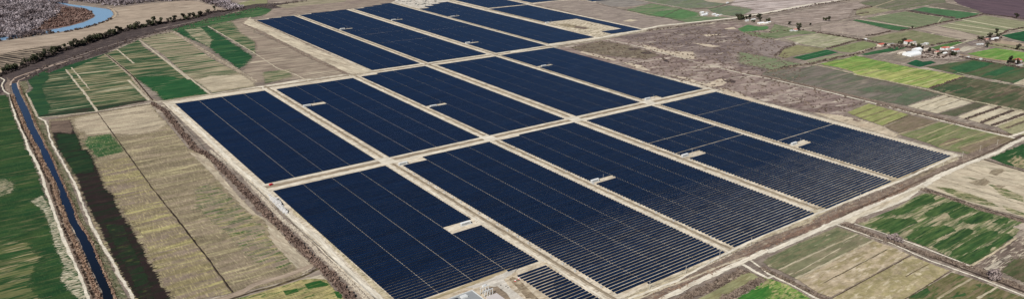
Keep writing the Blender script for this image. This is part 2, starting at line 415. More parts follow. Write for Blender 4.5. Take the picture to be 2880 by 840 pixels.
F(M_dark, (0,0,'-300,900 60,712 300,612 560,502 800,432 1000,374 1200,304 1400,250 1600,228 1900,180 2130,112 2300,100 2450,62 2575,40'), (1,0,'300,30 620,-10 760,-50 1000,-60 700,20 420,60 0,110'), (0,0,'2400,110 2150,186 1900,262 1700,300 1400,385 1250,450 1060,540 900,590 700,660 420,760 250,820 170,830 90,900 0,960 -300,1100'), jag=2.0, name='ditch_scrub')
for s, w in (('250,760 560,640 800,560 1000,490 1200,430 1500,352 1800,290 2100,205 2350,130', 3), ('420,700 760,590 930,545', 4), ('1560,300 1850,240 2040,200', 5)):
    R(soil((150,132,122), (178,162,146), None, 0.4, 0, (20,5)), w, (0,0,s), jag=1.2, name='stony_track')

# ============ green fields, top left
tufA = (1.2, 7, 0.5, (176,164,132))
M_f1 = soil((42,72,44), (140,132,100), (196,186,152), 0.34, 0.10, (120, 14), (70, 4), soft=0.04, speck=0.22)
M_f2 = soil((48,78,46), (146,136,104), (200,188,156), 0.46, 0.14, (110, 12), (80, 4), soft=0.04, speck=0.22)
M_f3 = soil((46,78,46), (148,138,106), (188,176,144), 0.38, 0.10, (120, 14), (80, 4), soft=0.04, speck=0.22)
M_f3b = soil((158,144,118), (44,84,46), (196,184,152), 0.42, 0.20, (140, 12), (90, 4), soft=0.04, speck=0.2)
F(M_f1, (0,0,'420,770 680,668 1060,548'), (0,1,'960,-60 1250,-120 1500,262 970,368 390,432 350,370 300,250 262,190 330,150 290,90 270,60'))
F(soil((34,70,42), (60,88,50), None, 0.3, 0, (60,10)), (0,1,'270,60 480,-60 500,40 430,110 470,240 520,330 480,400 390,432 350,370 300,250 262,190 330,150 290,90'), jag=6)
F(soil((30,72,42), (64,90,52), None, 0.25, 0, (90,10)), (0,0,'420,762 700,652 1060,540 1180,500 1060,580 760,700'), (0,1,'320,20'), jag=3)
F(M_f2, (0,1,'700,-50'), (0,0,'1060,545 1180,495 1390,410'), (0,1,'1310,0 1500,262 970,368 660,-50'))
F(soil((62,48,40), (34,62,38), None, 0.6, 0, (60,8), speck=0.3), (0,1,'395,415 600,372 800,345 960,325 1200,285 1450,250 1490,265 970,364 390,432'), jag=3, name='damp_verge')
F(M_f3, (0,0,'1065,545 1180,494 1400,398 1450,470'), (0,1,'1880,0 2130,195 1640,265 1560,180 1300,0'), (0,0,'1180,640'))
F(soil((34,82,44), (62,98,56), (168,158,124), 0.22, 0.06, (120,14), (60,4)), (0,1,'1340,30 1700,10 1960,60 2110,185 1640,262 1560,180'), jag=5)
F(M_f3b, (0,0,'1400,398 1560,350 1740,316 2130,580 2460,760'), (0,1,'2575,115 2130,190 1860,0'), (0,0,'1640,560'))
F(soil((30,76,44), (60,96,56), (150,140,106), 0.3, 0.08, (120,14), (60,4)), (0,0,'1740,316 2090,262 2300,400 2560,570 2480,660 2400,700 2230,590 2080,470 1850,370'), jag=3)
F(soil((166,152,124), (196,184,154), (44,82,48), 0.35, 0.42, (40,8), (40,3)), (0,0,'1850,300 2020,270 2140,400 2110,480 1960,400'), jag=6)
F(soil((48,86,50), (150,140,108), (180,168,138), 0.4, 0.14, (110,12), (60,4)), (0,0,'2090,262 2330,215 2560,200 2575,560 2440,470 2300,390'))
F(soil((36,84,46), (96,116,76), None, 0.4, 0, (120,14)), (0,0,'2040,200 2350,130 2600,70'), (1,0,'160,95 200,120 0,175'), (0,0,'2400,190 2280,225 1900,300 1740,316 1700,306'), jag=3)
F(soil((158,142,124), (134,118,104), (190,176,152), 0.4, 0.2, (140,14), (80,4), speck=0.16), (0,0,'2320,220 2480,175'), (1,0,'0,205 0,330 290,445 560,590 930,742 600,790 -60,830'), (0,0,'2450,760 2430,690 2560,560 2560,430 2400,330'), jag=2)
F(soil((66,92,56), (150,140,112), (170,158,130), 0.55, 0.1, (80,10), (40,4)), (1,1,'60,-25 330,-50 380,20 200,70 80,90'), jag=4)
F(soil((190,176,150), (160,146,122), None, 0.35, 0, (80,12)), (0,1,'2100,10 2440,0 2575,70 2575,112 2110,175 1960,60'), jag=2)
F(soil((210,196,170), (176,160,138), (136,122,106), 0.35, 0.10, (80, 10), (40,3), ang=-1.4), (1,0,'-60,170 0,220 200,300 400,392 650,510 930,625 1165,700 1110,742 930,752 650,608 400,490 200,392 0,290 -150,250'), jag=2, name='bare_strip')
R(M_scrub, 12, (1,0,'-140,240 0,300 190,395 400,500 640,620 930,750'), jag=1.5, name='hedge_ground')
for s, w in ((((0,0,'660,700'), (0,1,'860,200 975,368')), 4.5), (((0,0,'1065,545 1310,751'), (0,1,'1500,240 1560,270')), 9), (((0,0,'1400,405 1640,590 1870,760'), (0,1,'2130,205')), 5),
             (((0,0,'1735,315 1950,450 2240,620 2460,751'), (0,1,'2575,75')), 13), (((0,0,'2090,265 2330,400 2575,545'), (1,0,'200,680 400,752'), (1,1,'530,70')), 3.5), (((0,0,'1175,495 1345,640'),), 4), (((0,0,'715,680 770,742'), (0,1,'900,150')), 3)):
    R(M_path if w < 8 else soil((166,150,128), (126,112,96), (198,184,160), 0.4, 0.25, (12,4), (10,2), ang=1.57, speck=0.3), w, *s, name='farm_track', jag=1.0)
for s in (((0,0,'1600,560 1900,800'), ), ((0,1,'1290,55 1500,262'),), ((0,1,'280,230 370,420'),)):
    R(M_path, 6, *s, name='farm_track')
R(soil((60,46,36)), 3, (0,0,'1066,545 1330,760'), (0,1,'1540,262'), name='ditch_line')

# brown land beyond the arrays at the top
F(soil((158,142,126), (136,120,110), (184,170,146), 0.45, 0.15, (120,18), (50,5), speck=0.22), (1,0,'160,95 420,60 760,-60 1500,-60 1370,28 1180,66 900,100 400,155 0,205 -100,190 60,170'), name='rough_ground')
F(soil((142,136,110), (156,144,122), (182,168,140), 0.5, 0.2, (120,18), (50,4)), (1,0,'180,60 540,0 1000,-40 900,20 500,60 300,90'))
F(soil((206,196,180), (170,156,140), (226,218,204), 0.3, 0.3, (24,12), (14,4), speck=0.3), (1,0,'1375,25 1450,-60 1960,-60 1960,10 1860,40 1640,95'), name='works_yard')

# ============ left: canal and its banks
F(soil((28,64,32), (56,80,40), (118,112,78), 0.42, 0.12, (70,10), (30,3), speck=0.3, fine=(1.5, .8), soft=0.07, tuft=(1.0, 6, 0.3, (84,104,56))), (0,1,'-1200,100 0,205 80,205 120,330 150,430 200,540 250,660 270,751'), (0,2,'290,0 350,120 400,250 430,350 480,480 530,600 590,751'), (0,3,'570,0 620,130 700,270 760,410 820,540 880,700 900,751 960,1000 -1800,1000'), jag=2)
F(soil((40,74,36), (106,108,68), (156,142,108), 0.45, 0.2, (60,8), (40,3), soft=0.04, speck=0.2), (0,3,'-900,100 0,150 300,180 330,260 420,320 340,500 300,620 420,751 400,1000 -1500,1000'), jag=12, step=8)
F(soil((160,150,120), (40,72,38), (196,184,158), 0.5, 0.2, (8,3), (6,1.5), soft=0.03), (0,2,'-100,320 60,290 150,350 120,440 0,480 -100,480'), jag=3)
F(soil((176,166,140), (44,74,40), (206,196,172), 0.48, 0.25, (8,3), (6,1.5), soft=0.03), (0,2,'300,520 420,460 500,560 560,700 590,751'), (0,3,'600,60 660,200 740,380 800,520 860,700 880,751 780,751 600,560 640,420 540,200 500,40'), (0,2,'440,620'), jag=3)
R(M_road, [3,3,3,3,3,3,3.2,3.4,3.6,4,4,4,4,4,4,4], (0,1,'-300,10 0,32 42,52 18,110 45,170 95,200 125,320 160,430 210,540 260,660 285,751'), (0,2,'370,130 430,280 470,420 520,560 575,720'), jag=0.8, name='dirt_road')
R(M_road, [4,4,4,4,4,4,4], (0,2,'560,690 590,751'), (0,3,'620,110 700,280 770,430 840,600 900,790 960,1000'), jag=0.8, name='dirt_road')
# scrub each side, then reeds, then the water
F(M_scrub, (0,1,'60,20 110,60 100,90 120,190 160,300 220,420 270,540 320,640 395,751'), (0,2,'430,100 500,210 560,330 600,420 610,520 650,620 690,751'), (0,3,'790,160 850,290 900,400 960,540 1010,640 1060,780 1130,1000 960,1000 905,751 830,560 760,410 690,250 640,130 600,0'), (0,2,'560,640 480,440 420,250 350,80 300,0'), (0,1,'285,660 230,540 180,430 145,320 110,200 50,160 40,110 70,60'), jag=1, name='canal_bank')
F(soil((96,100,72), (130,118,96), (186,174,150), 0.45, 0.12, (12,6), (8,2), speck=0.4, ang=-1.2), (0,1,'185,70 270,60 300,130 262,190 330,330 380,430 450,470 480,560 500,650 545,751'), (0,2,'620,130 690,250 740,380 800,540 880,751'), (0,3,'900,0 990,170 1090,330 1170,500 1270,680 1320,780 1420,1000 1180,1000 1150,751 1110,640 1040,500 990,370 930,220 870,110 790,0'), (0,2,'765,700 740,590 690,480 640,330 560,190 520,80 480,0'), (0,1,'400,620 350,530 300,390 240,270 190,170'), jag=1, name='canal_bank')
M_reed = soil((160,130,110), (134,106,90), (184,156,134), 0.4, 0.2, (6,3), (5,1.5), speck=0.3, ang=-1.2)
reedL = P(0,1,'125,200 160,300 205,400 250,520 300,620 345,700 375,751')+P(0,2,'380,30 425,120 475,230 540,340 565,440 600,540 640,640 670,740')+P(0,3,'690,50 750,170 810,300 870,430 920,560 970,680 1020,800 1100,1000')
reedR = P(0,1,'195,110 225,200 270,290 320,400 370,530 425,630 470,740')+P(0,2,'500,30 545,130 585,230 640,350 690,470 745,590 780,700')+P(0,3,'820,20 880,110 940,220 1000,370 1050,490 1120,640 1160,760 1240,1000')
strip('reed_bed', reedL, [2]*4+[3.5]*5+[4.2]*(len(reedL)-9), M_reed, 1.0)
strip('reed_bed', reedR, [1.5]*4+[1.6]*5+[2.2]*(len(reedR)-9), M_reed, 0.8)
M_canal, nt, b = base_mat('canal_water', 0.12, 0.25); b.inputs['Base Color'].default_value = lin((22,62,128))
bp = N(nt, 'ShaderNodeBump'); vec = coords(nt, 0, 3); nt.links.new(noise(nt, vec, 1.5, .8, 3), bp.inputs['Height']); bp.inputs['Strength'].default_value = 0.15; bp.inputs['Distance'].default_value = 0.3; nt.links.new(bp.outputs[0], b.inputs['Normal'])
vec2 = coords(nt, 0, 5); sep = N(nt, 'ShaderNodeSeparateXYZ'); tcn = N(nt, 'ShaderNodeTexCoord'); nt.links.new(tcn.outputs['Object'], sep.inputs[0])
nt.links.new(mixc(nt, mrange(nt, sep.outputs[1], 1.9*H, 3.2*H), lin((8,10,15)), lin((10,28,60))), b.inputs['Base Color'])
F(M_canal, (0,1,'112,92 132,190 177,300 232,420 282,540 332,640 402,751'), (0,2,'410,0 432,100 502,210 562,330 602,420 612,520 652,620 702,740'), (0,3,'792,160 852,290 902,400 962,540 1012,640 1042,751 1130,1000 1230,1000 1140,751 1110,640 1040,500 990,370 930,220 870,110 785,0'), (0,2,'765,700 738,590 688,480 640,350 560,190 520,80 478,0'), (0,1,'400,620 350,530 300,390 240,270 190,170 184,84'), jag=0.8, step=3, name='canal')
strip('stony_track', P(0,1,'104,110 112,70 160,30 270,-10 420,-60 700,-140'), 4, soil((190,166,146)), 0.4)
strip('stony_track', P(0,1,'192,150 175,90 190,60 300,10'), 3, soil((190,166,146)), 0.4)

# ============ left: the two brown fields
M_FR = soil((150,134,112), (126,114,90), (178,166,126), 0.5, 0.22, (110,14), (50,4), soft=0.06, speck=0.36, fine=(1.4, 6), tuft=(1.2, 9, 0.35, (206,192,150)))
M_FR2 = soil((138,122,106), (138,126,92), (168,158,108), 0.45, 0.24, (90,12), (40,4), soft=0.05, speck=0.38, fine=(1.4, 7), tuft=(1.2, 10, 0.45, (200,184,132)))
F(M_FR, (0,1,'480,452 970,385 1515,300 1700,500 1850,680 1910,751'), (0,2,'2010,0 2200,230 2400,460 2575,640'), (1,2,'150,751'), (1,3,'190,0 330,180 590,430 460,520 300,580 0,655'), (0,3,'2350,700 1900,770 1700,1100 1480,1000 1340,751 1190,500 1100,320 1000,160 920,0'), (0,2,'900,680 850,540 770,380 700,240 640,130 580,0'), (0,1,'560,751 500,620 490,540'), jag=1.0)
F(M_FR2, (0,2,'960,140 1300,60 1420,220 1560,400 1700,600 1820,751'), (0,3,'1960,130 2140,380 2350,690 2200,720 1900,770 1800,900 1700,751 1500,370 1400,100'), (0,2,'1290,740 1180,540 1060,380'), jag=6, step=6)
F(soil((176,160,136), (196,182,154), (146,132,112), 0.4, 0.2, (120,16), (60,4), fine=(1,5), tuft=(1.2, 8, 0.4, (212,198,166))), (0,1,'720,450 970,388 1515,302 1700,500 1600,560 1300,610 1130,600 900,610 760,560'), jag=8, step=6)
F(soil((44,84,44), (92,108,64), (180,168,132), 0.3, 0.14, (40,6), (20,2), fine=(1,6), tuft=(1.2, 8, 0.35, (190,178,140))), (0,1,'870,625 1110,592 1180,660 1260,751'), (0,2,'1240,30 980,90 920,40 880,0'), (0,1,'830,700'), jag=4)
F(soil((146,130,112), (74,96,52), (164,152,106), 0.4, 0.25, (30,6), (20,3), fine=(1,6), tuft=(1.2, 9, 0.5, (192,176,138))), (1,2,'-500,330 -350,380 -150,560 60,751'), (1,3,'150,150 380,390 300,470 100,440 -100,330 -300,100'), (1,2,'-600,600 -640,400'), jag=10, step=8)
F(soil((186,172,148), (166,150,128), (204,192,166), 0.4, 0.2, (20,5), (30,2), ang=-1.45), (0,2,'2060,40 2200,230 2400,460 2575,640'), (1,3,'190,20 330,180 590,430 470,500 380,420 150,170'), (1,2,'90,700'), (0,2,'2500,640 2350,480 2180,300 2060,180 1900,30'), jag=3, name='bare_strip')
# dark brown-black ground along the track, dark greens laid over it
F(soil((44,32,30), (30,40,24), (58,44,38), 0.35, 0.15, (70,12), (20,4), speck=0.3, fine=(1,5)), (0,1,'510,480 715,458 760,560 800,650 840,751'), (0,2,'900,0 960,130 1010,230 1070,400 1150,450 1180,550 1240,650 1300,751'), (0,3,'1320,10 1390,140 1450,240 1500,360 1570,470 1640,600 1700,690 1740,800 1900,1000 1480,1000 1345,751 1250,580 1110,330 1070,230 965,0'), (0,2,'945,740 850,540 790,380 760,290 620,60 570,0'), (0,1,'545,700 515,600'), jag=3.0, step=5, name='dark_soil')
F(soil((26,52,28), (50,66,36), (34,30,24), 0.3, 0.25, (40,10), (20,4), fine=(1,5)), (0,1,'560,590 780,600 830,751'), (0,2,'880,20 950,140 960,230 840,245 740,250 640,90 580,0'), jag=5)
F(soil((120,102,88), (98,82,72), None, 0.4, 0, (30,8), fine=(1,3)), (0,1,'500,470 705,458 740,540 720,600 600,580 510,590'), jag=3)
F(soil((30,46,26), (44,36,32), (70,74,40), 0.45, 0.15, (20,8), (12,3), fine=(1,5)), (0,3,'1050,0 1250,0 1300,160 1400,330 1500,560 1560,751 1400,751 1300,520 1160,250'), jag=6)
R(soil((96,82,66), (70,58,46), None, 0.5, 0, (6,2), ang=1.57), [1.4,1.6,1.8,2.2,2.4,2.4,2.4], (0,1,'985,388 1120,570 1250,751'), (0,2,'1540,400 1700,600 1820,751'), (0,3,'2080,330 2350,700'), name='ditch_line')
R(soil((34,26,24)), [.6,.7,.8,.9,1,1,1], (0,1,'988,388 1123,570 1253,751'), (0,2,'1543,400 1703,600 1823,751'), (0,3,'2083,330 2350,690'), name='ditch_line')
R(M_path, 5, (0,1,'380,432 560,420 760,395 980,372 1300,325 1560,278 1900,232 2200,190 2575,120'), name='dirt_road')
R(soil((90,72,60)), 2.5, (0,1,'480,455 760,412 980,382 1300,335 1540,295'), name='ditch_line')
R(M_road, [3,3,3,3,3,3,3,3.2,3.4], (0,1,'375,428 455,468 485,540 500,640 555,751'), (0,2,'640,140 700,250 765,380 830,540 915,751'), jag=0.8, name='dirt_road')
R(M_road, [3.4,3.6,3.6,3.8,3.8], (0,2,'880,660 920,760'), (0,3,'1010,180 1120,350 1200,510 1310,690 1480,1000'), jag=0.8, name='dirt_road')
R(M_path, 3, (0,1,'262,190 370,425'), name='farm_track')
# bottom: path, ditch and yellow field
R(soil((170,152,132), (150,132,114), None, 0.4, 0, (30,4)), [10,10,10,8], (0,3,'1700,900 2200,760 2420,690'), (1,3,'0,600 300,520 600,400'), name='dirt_road')
R(soil((104,92,66), (66,56,44), (140,126,92), 0.5, 0.2, (8,3)), [3,3,4,4], (0,3,'2200,790 2575,670'), (1,3,'200,620 480,520 640,440'), name='ditch_line')
F(soil((150,138,96), (176,164,110), (78,100,52), 0.5, 0.3, (22,6), (16,2), fine=(1,5), tuft=(1.2, 8, 0.4, (196,182,132))), (1,3,'-500,830 0,690 300,600 520,530 680,520 830,690 900,751 1060,1000 -300,1000'), jag=1)
for s in ('470,600 640,560 750,600 720,625 620,640 520,660', '770,670 840,670 890,730 850,751 810,740', '260,670 420,640 440,680 300,720'):
    F(soil((38,84,36), (90,112,56), None, 0.3, 0, (10,4)), (1,3,s), jag=1.5)
F(soil((196,184,160), (170,156,134), None, 0.4, 0, (16,5)), (1,3,'440,560 660,505 720,560 600,550'), jag=1)

# scrub belt with bleached rubble left of the arrays
beltc = P(0,1,'1530,285 1660,370 1760,500 1880,640 1960,751')+P(0,2,'2120,80 2330,290 2520,480')+P(1,2,'60,600 210,751')+P(1,3,'300,80 500,290 700,470 860,640 960,751 1160,1000')
strip('scrub_belt', beltc, [7,8,9,9]+[9.5]*(len(beltc)-4), soil((112,94,82), (88,74,66), (150,132,112), 0.45, 0.15, (8,5), (6,2), speck=0.4, ang=-1.4), 1.5)
rub = P(0,2,'2110,10 2250,120 2360,200 2440,260 2560,400')+P(1,2,'40,450 160,590 260,700')+P(1,3,'370,30 540,190 640,300 780,420 900,540 1020,660 1120,760 1320,1000')
M_rub = soil((206,192,170), (150,132,112), (96,82,70), 0.35, 0.16, (5,4), (3,2), speck=0.4, fine=(1.2,1.0))
strip('rubble_belt', rub, [4,4.5,5,5,5.5], M_rub, 1.2)
fenceL = P(0,1,'1640,290 1750,400 1870,540 1990,660 2060,751')+P(0,2,'2110,40 2260,130 2400,250 2575,390')+P(1,2,'180,560 380,751')+P(1,3,'650,240 900,480 1200,751 1480,1000')
strip('ditch_line', fenceL, 0.9, soil((78,66,54), (110,96,80), None, 0.4, 0, (5,2)), 0.3)
sroad = P(0,1,'1700,300 1830,400 1990,550 2150,700')+P(0,2,'2260,60 2420,220 2575,330')+P(1,2,'20,350 120,440 300,620 430,751')+P(1,3,'620,140 820,360 1040,580 1250,751 1500,1000')
strip('service_road', sroad, [8]*4+[9]*(len(sroad)-4), M_roadv, 0.6)
F(soil((196,182,150), (150,136,104), (214,202,174), 0.35, 0.25, (10,4), (8,2)), (1,2,'300,470 400,560 540,751'), (1,3,'680,110 880,300 1120,520 1390,751 1290,751 1050,520 800,270 560,10'), (1,2,'380,660'), jag=1.5, name='verge')

ZL[0] = 0.15

# ============ right: scrub land between the arrays and the farm plots
M_R7 = soil((154,136,126), (118,100,94), (200,186,168), 0.42, 0.22, (110,30), (26,5), soft=0.05, speck=0.3, ang=-0.2)
F(M_R7, (2,0,'400,490 900,400 1400,310 1900,270 2200,215 2575,330'), (3,0,'0,400 270,450 160,490 70,570 0,580 200,700 440,660 500,690 600,740'), (3,1,'0,60 500,150 980,270 780,380 840,470 450,385 0,285'), (2,1,'2575,290 2060,150 1900,100 1430,0'), (2,0,'1400,745 900,620'), jag=2, name='scrub_land')
F(soil((140,124,116), (112,98,94), (184,170,154), 0.45, 0.16, (90,26), (24,5), speck=0.35, ang=-0.2), (2,0,'1000,380 1500,300 1850,260 2230,300 2330,330 2500,400'), (3,0,'100,410 230,450 60,560 0,620'), (2,0,'2575,740 2000,600 1500,480 1150,400'), jag=8, step=10, name='scrub_land')
F(soil((130,118,98), (108,96,84), (180,164,142), 0.45, 0.15, (40,12), (20,5), speck=0.35, ang=-0.2), (2,0,'560,480 900,410 1100,440 1400,520 1500,560 1350,600 1000,570 700,520'), jag=6, step=8, name='scrub_land')
M_patch = soil((208,192,168), (176,158,138), None, 0.3, 0, (20,5), (16,2), ang=-0.35)
for c, r, s in ((2,0,'1300,445 1420,470 1600,520 1830,520 1850,600 1720,590 1500,540 1330,490'), (2,0,'1810,430 1990,450 2110,470 2000,478 1870,450'), (2,0,'700,515 900,560 1050,600 1030,615 850,575 680,530'), (2,0,'1100,620 1300,660 1400,720 1250,690'), (2,1,'1560,0 1750,30 1950,90 2090,40 2200,60 2120,110 2000,130 1800,70'), (2,1,'2080,130 2250,170 2400,230 2575,290 2300,260 2120,190'),
                (2,0,'1900,350 2040,345 2120,350 1960,370'), (2,0,'2130,290 2230,270 2260,295 2160,300')): F(M_patch, (c,r,s), jag=4, step=5, name='bare_patch')
for c, r, s in ((2,1,'2120,60 2200,45 2260,65 2240,85 2160,80'), (2,0,'1160,490 1240,480 1270,500 1190,510'), (2,0,'1290,530 1380,520 1420,540 1330,550'), (2,0,'1490,570 1560,600 1590,630 1530,620')): F(soil((92,78,72), (70,60,58)), (c,r,s), jag=3, step=3, name='bare_patch')
# plots beyond, top centre
F(soil((148,134,124), (170,156,140), (124,110,102), 0.35, 0.2, (90,8), (60,3)), (2,0,'215,42 430,12 640,0 830,22 1140,105 1340,155 1560,182 1740,226 1660,240 1330,296 1100,245 780,175 500,105'), jag=1)
F(soil((200,186,160)), (2,0,'1110,215 1190,195 1270,205 1200,220'), (2,0,'1130,218'), jag=2, name='bare_patch')
F(soil((148,140,130), (132,124,118)), (2,0,'830,20 960,-20 1220,0 1400,32 1250,62 1140,76 980,68'))
F(soil((110,128,88), (140,130,116), (86,120,78), 0.35, 0.3, (120,16)), (2,0,'1140,100 1400,36 1720,92 1880,130 1900,166 2210,176 2050,206 1810,236 1740,225 1540,182 1340,152'), jag=1)
F(soil((88,124,78), (104,132,88), None, 0.3, 0, (120,12)), (2,0,'1360,155 1500,110 1700,95 1860,130 1880,160 1740,190 1600,185'), jag=4)
F(soil((112,122,92), (128,124,112), (96,100,110), 0.4, 0.15, (80,14)), (2,0,'1290,0 1500,-60 1900,-60 2180,30 2100,60 1930,84 1720,86 1500,45'))
F(soil((176,160,140), (196,180,158)), (2,0,'1740,-60 2300,-60 2260,10 2150,38 1960,20'))
F(soil((116,128,96), (100,108,90), (140,128,112), 0.4, 0.2, (60,12)), (2,0,'1950,86 2180,56 2420,90 2400,130 2270,168 2120,156 2010,125'))
F(soil((204,190,182), (138,122,114), (176,160,150), 0.42, 0.25, (140,10), (80,4), ang=-0.15), (2,0,'2180,50 2300,-60 3500,-60'), (3,0,'800,-20 600,40 300,90 0,140'), (2,0,'2400,140 2330,150 2420,95'), jag=2)
F(soil((140,124,112), (178,162,150), (112,100,92), 0.45, 0.15, (90,10), (60,4), ang=-0.15), (3,0,'0,165 300,110 600,50 900,10 1000,60 870,105 830,180 680,215 560,230 420,260 60,235 0,220'), jag=2)
F(soil((118,128,92), (140,136,110), (90,112,72), 0.4, 0.25, (60,8), (50,4)), (2,0,'2250,300 2380,320'), (3,0,'0,330 60,240 300,300 500,326 480,342 300,352 100,388 0,392'), (2,0,'2575,400 2400,360'), jag=1)
F(soil((72,118,70), (104,132,84)), (2,0,'2255,292 2370,248 2480,268 2575,262'), (3,0,'20,280'), (2,0,'2575,300 2330,328'), jag=1)
F(soil((176,170,142), (138,140,104), (160,148,128), 0.45, 0.2, (70,10), (50,4)), (3,0,'150,388 530,332 960,402 860,430 590,492 350,452'))
F(soil((148,134,126), (132,118,112)), (2,0,'2300,340'), (3,0,'0,398 130,410 270,450 160,490 60,575 -80,560'), jag=3)
F(soil((146,142,102), (128,122,92)), (3,0,'90,568 150,492 290,452 590,492 560,512 240,572 180,592'))
F(soil((38,88,52), (50,98,60)), (3,0,'240,580 590,500 715,530 370,610'), jag=.5)
R(soil((120,160,120)), 1.5, (3,0,'330,590 640,512'))
F(soil((150,150,118), (134,134,104)), (3,0,'372,616 722,536 800,548 430,642'))
F(soil((132,140,96), (118,124,84), (156,148,112)), (3,0,'610,492 950,412 1095,442 1100,470 840,536 720,522'))
F(soil((158,142,130), (174,158,142), (136,122,112), 0.4, 0.15, (70,16)), (3,0,'520,262 680,222 860,216 1240,312 960,372 900,366 520,312'))
F(soil((124,130,98), (104,122,86), (144,134,112), 0.4, 0.2, (120,14), ang=-1.57), (3,0,'960,186 1380,116 1870,196 1700,242 1500,288 1200,232'))
F(soil((60,100,62), (74,108,70)), (3,0,'840,206 890,198 1440,286 1330,312 1240,302'), jag=.5)
R(soil((208,198,168)), 8, (3,0,'875,192 1200,240 1490,286'))
F(soil((78,116,76), (64,100,64), (112,122,92), 0.4, 0.15, (80,14), ang=-1.57), (3,0,'1390,110 1570,72 2140,140 2100,160 1990,186 1870,192'))
F(soil((86,80,74), (100,94,80)), (3,0,'1380,112 1450,100 1900,180 1870,192'), jag=.5)
F(soil((152,148,114), (136,130,104)), (3,0,'880,106 1060,76 1270,106 1060,148 960,166 870,150'))
F(soil((120,114,98), (104,112,80), (138,126,108), 0.45, 0.2, (120,16)), (3,0,'900,30 1300,-60 1760,-60 1800,30 1500,72 1280,110 1060,72'))
F(soil((104,84,90), (86,70,78), (126,108,108), 0.4, 0.12, (200,16), (120,6), ang=-1.57), (3,0,'1780,-60 3600,-60 3600,330 2575,200 2170,142 2100,110 1900,40'))
F(soil((118,112,94), (104,96,86), (142,130,110), 0.4, 0.15, (80,12), ang=-1.57), (3,0,'1600,60 1800,30 2100,100 2170,142 1900,100'))
F(soil((140,140,106), (156,150,122), (118,122,90), 0.4, 0.2, (160,10), ang=-1.57), (3,0,'1800,240 2170,156 3000,280 2900,340 2440,292 2330,345 2170,370 1700,262'))
for s, w in (('1950,200 2440,286 2700,330', 12), ('1810,236 2390,320', 10), ('1700,260 2330,350', 9), ('1760,170 1700,240', 2)): R(soil((208,200,168)), w, (3,0,s), name='stubble_strip')
for s, w in (('1880,216 2420,305', 8),): R(soil((90,128,80)), w, (3,0,s), name='grass_strip')
F(soil((166,150,134), (178,164,144), (146,132,118), 0.4, 0.15, (160,10), ang=-1.57), (3,0,'1490,296 1690,262 2160,372 2060,402 1990,406'))
R(soil((206,196,166)), 10, (3,0,'1440,312 1990,408'), name='stubble_strip')
F(soil((132,132,98), (116,120,84), (146,134,110), 0.4, 0.25, (120,16), (60,5)), (3,0,'980,380 1250,330 1440,302 1980,408 1850,424 1640,462 1400,442 1080,432'))
F(soil((34,88,52), (28,76,46)), (3,0,'2340,358 2700,290 2700,440 2575,422 2460,396'), jag=.5)
F(soil((168,148,126), (180,162,138), None, 0.4, 0, (120,12), ang=-1.57), (3,0,'2200,430 2310,400 2800,470 2800,500 2575,470'))
F(soil((150,146,112), (138,132,102), None, 0.4, 0, (120,12), ang=-1.57), (3,0,'2180,442 2290,434 2800,505 2800,540 2575,516 2200,462'))
F(soil((104,144,66), (132,152,84), (154,148,110), 0.4, 0.12, (100,14), (60,4)), (3,0,'1990,542 2290,482 2800,560 2800,640 2400,612 2200,592'))
F(soil((194,184,164), (178,166,144)), (3,0,'1890,506 1960,468 2130,470 1970,532'))
F(soil((96,124,64), (72,104,58)), (3,0,'1620,482 1740,450 1900,418 1975,428 1830,478 1700,506'))
F(soil((56,98,60), (44,88,54), (128,140,104), 0.4, 0.12, (100,12), (60,4)), (3,0,'900,552 1080,510 1300,470 1420,478 1310,512 1010,560'))
F(soil((132,122,108), (150,138,118)), (3,0,'1060,590 1310,532 1490,590 1370,628 1200,602'))
F(soil((32,88,56), (26,78,48)), (3,0,'1388,640 1488,600 1560,622 1640,612 1695,632 1530,678 1440,656'), jag=.5)
M_S3 = soil((172,174,104), (128,152,76), (190,184,130), 0.45, 0.25, (140,14), (120,5), speck=0.12, fur=(22,0.12))
F(M_S3, (3,0,'515,645 880,562 1060,600 1450,682 1600,702 2000,770'), (3,1,'1620,142 1450,112 870,0'), (3,0,'840,722 700,682'))
F(soil((112,146,70), (146,160,88), None, 0.45, 0, (120,12), (100,4)), (3,0,'515,645 880,562 1060,600 1400,672 1300,730 1100,700 820,700 700,682'), jag=6)
for c, r, q in ((3,0,'930,588 560,660'),(3,0,'1060,615 750,695'),(3,0,'1170,640 870,722'),(3,0,'1330,665 960,752'),(3,1,'1500,-64 1120,28'),(3,1,'1620,-50 1260,62'),(3,1,'1760,-30 1400,88'),(3,1,'1880,-8 1530,112')):
    R(soil((96,104,58), (150,146,92), None, 0.5, 0, (20,2)), 2.6, (c,r,q), jag=.6, name='furrow_strip')
F(soil((80,96,62), (94,92,68), (56,92,58), 0.45, 0.25, (140,14), (120,5)), (3,0,'1560,672 2060,600 2400,640 3000,720'), (3,1,'3000,160 2575,110 2000,0 1960,10'), jag=1)
F(soil((48,92,56), (60,98,62)), (3,0,'1800,690 2060,612 2280,640 2000,740'), jag=3)
F(soil((50,92,58), (62,100,62)), (3,0,'2150,751 2400,665 2500,690 2300,770'), jag=2)
F(soil((200,186,160), (170,156,132)), (3,1,'2445,94 2620,20 2700,130'), jag=1)
F(soil((124,114,104), (100,104,84), (146,134,118), 0.45, 0.15, (140,16), (80,5)), (3,0,'0,690 250,705 450,662 720,690 880,751'), (3,1,'1450,122 1760,200 1390,316 980,240 500,130 0,20'), (2,1,'2500,0'), jag=1)
F(soil((92,104,80), (112,108,92)), (3,1,'840,160 1100,100 1560,150 1740,200 1400,310 1180,280 1350,200'), jag=6)
F(soil((124,134,100), (138,132,110)), (3,0,'-300,520 0,575 340,645 200,692 60,720 0,700 -300,640'), jag=2)
F(soil((94,92,68), (70,86,56), (130,114,94), 0.45, 0.2, (120,14), (60,5)), (3,1,'1620,142 1960,20 3000,200 3000,470 2575,370 2100,285'))
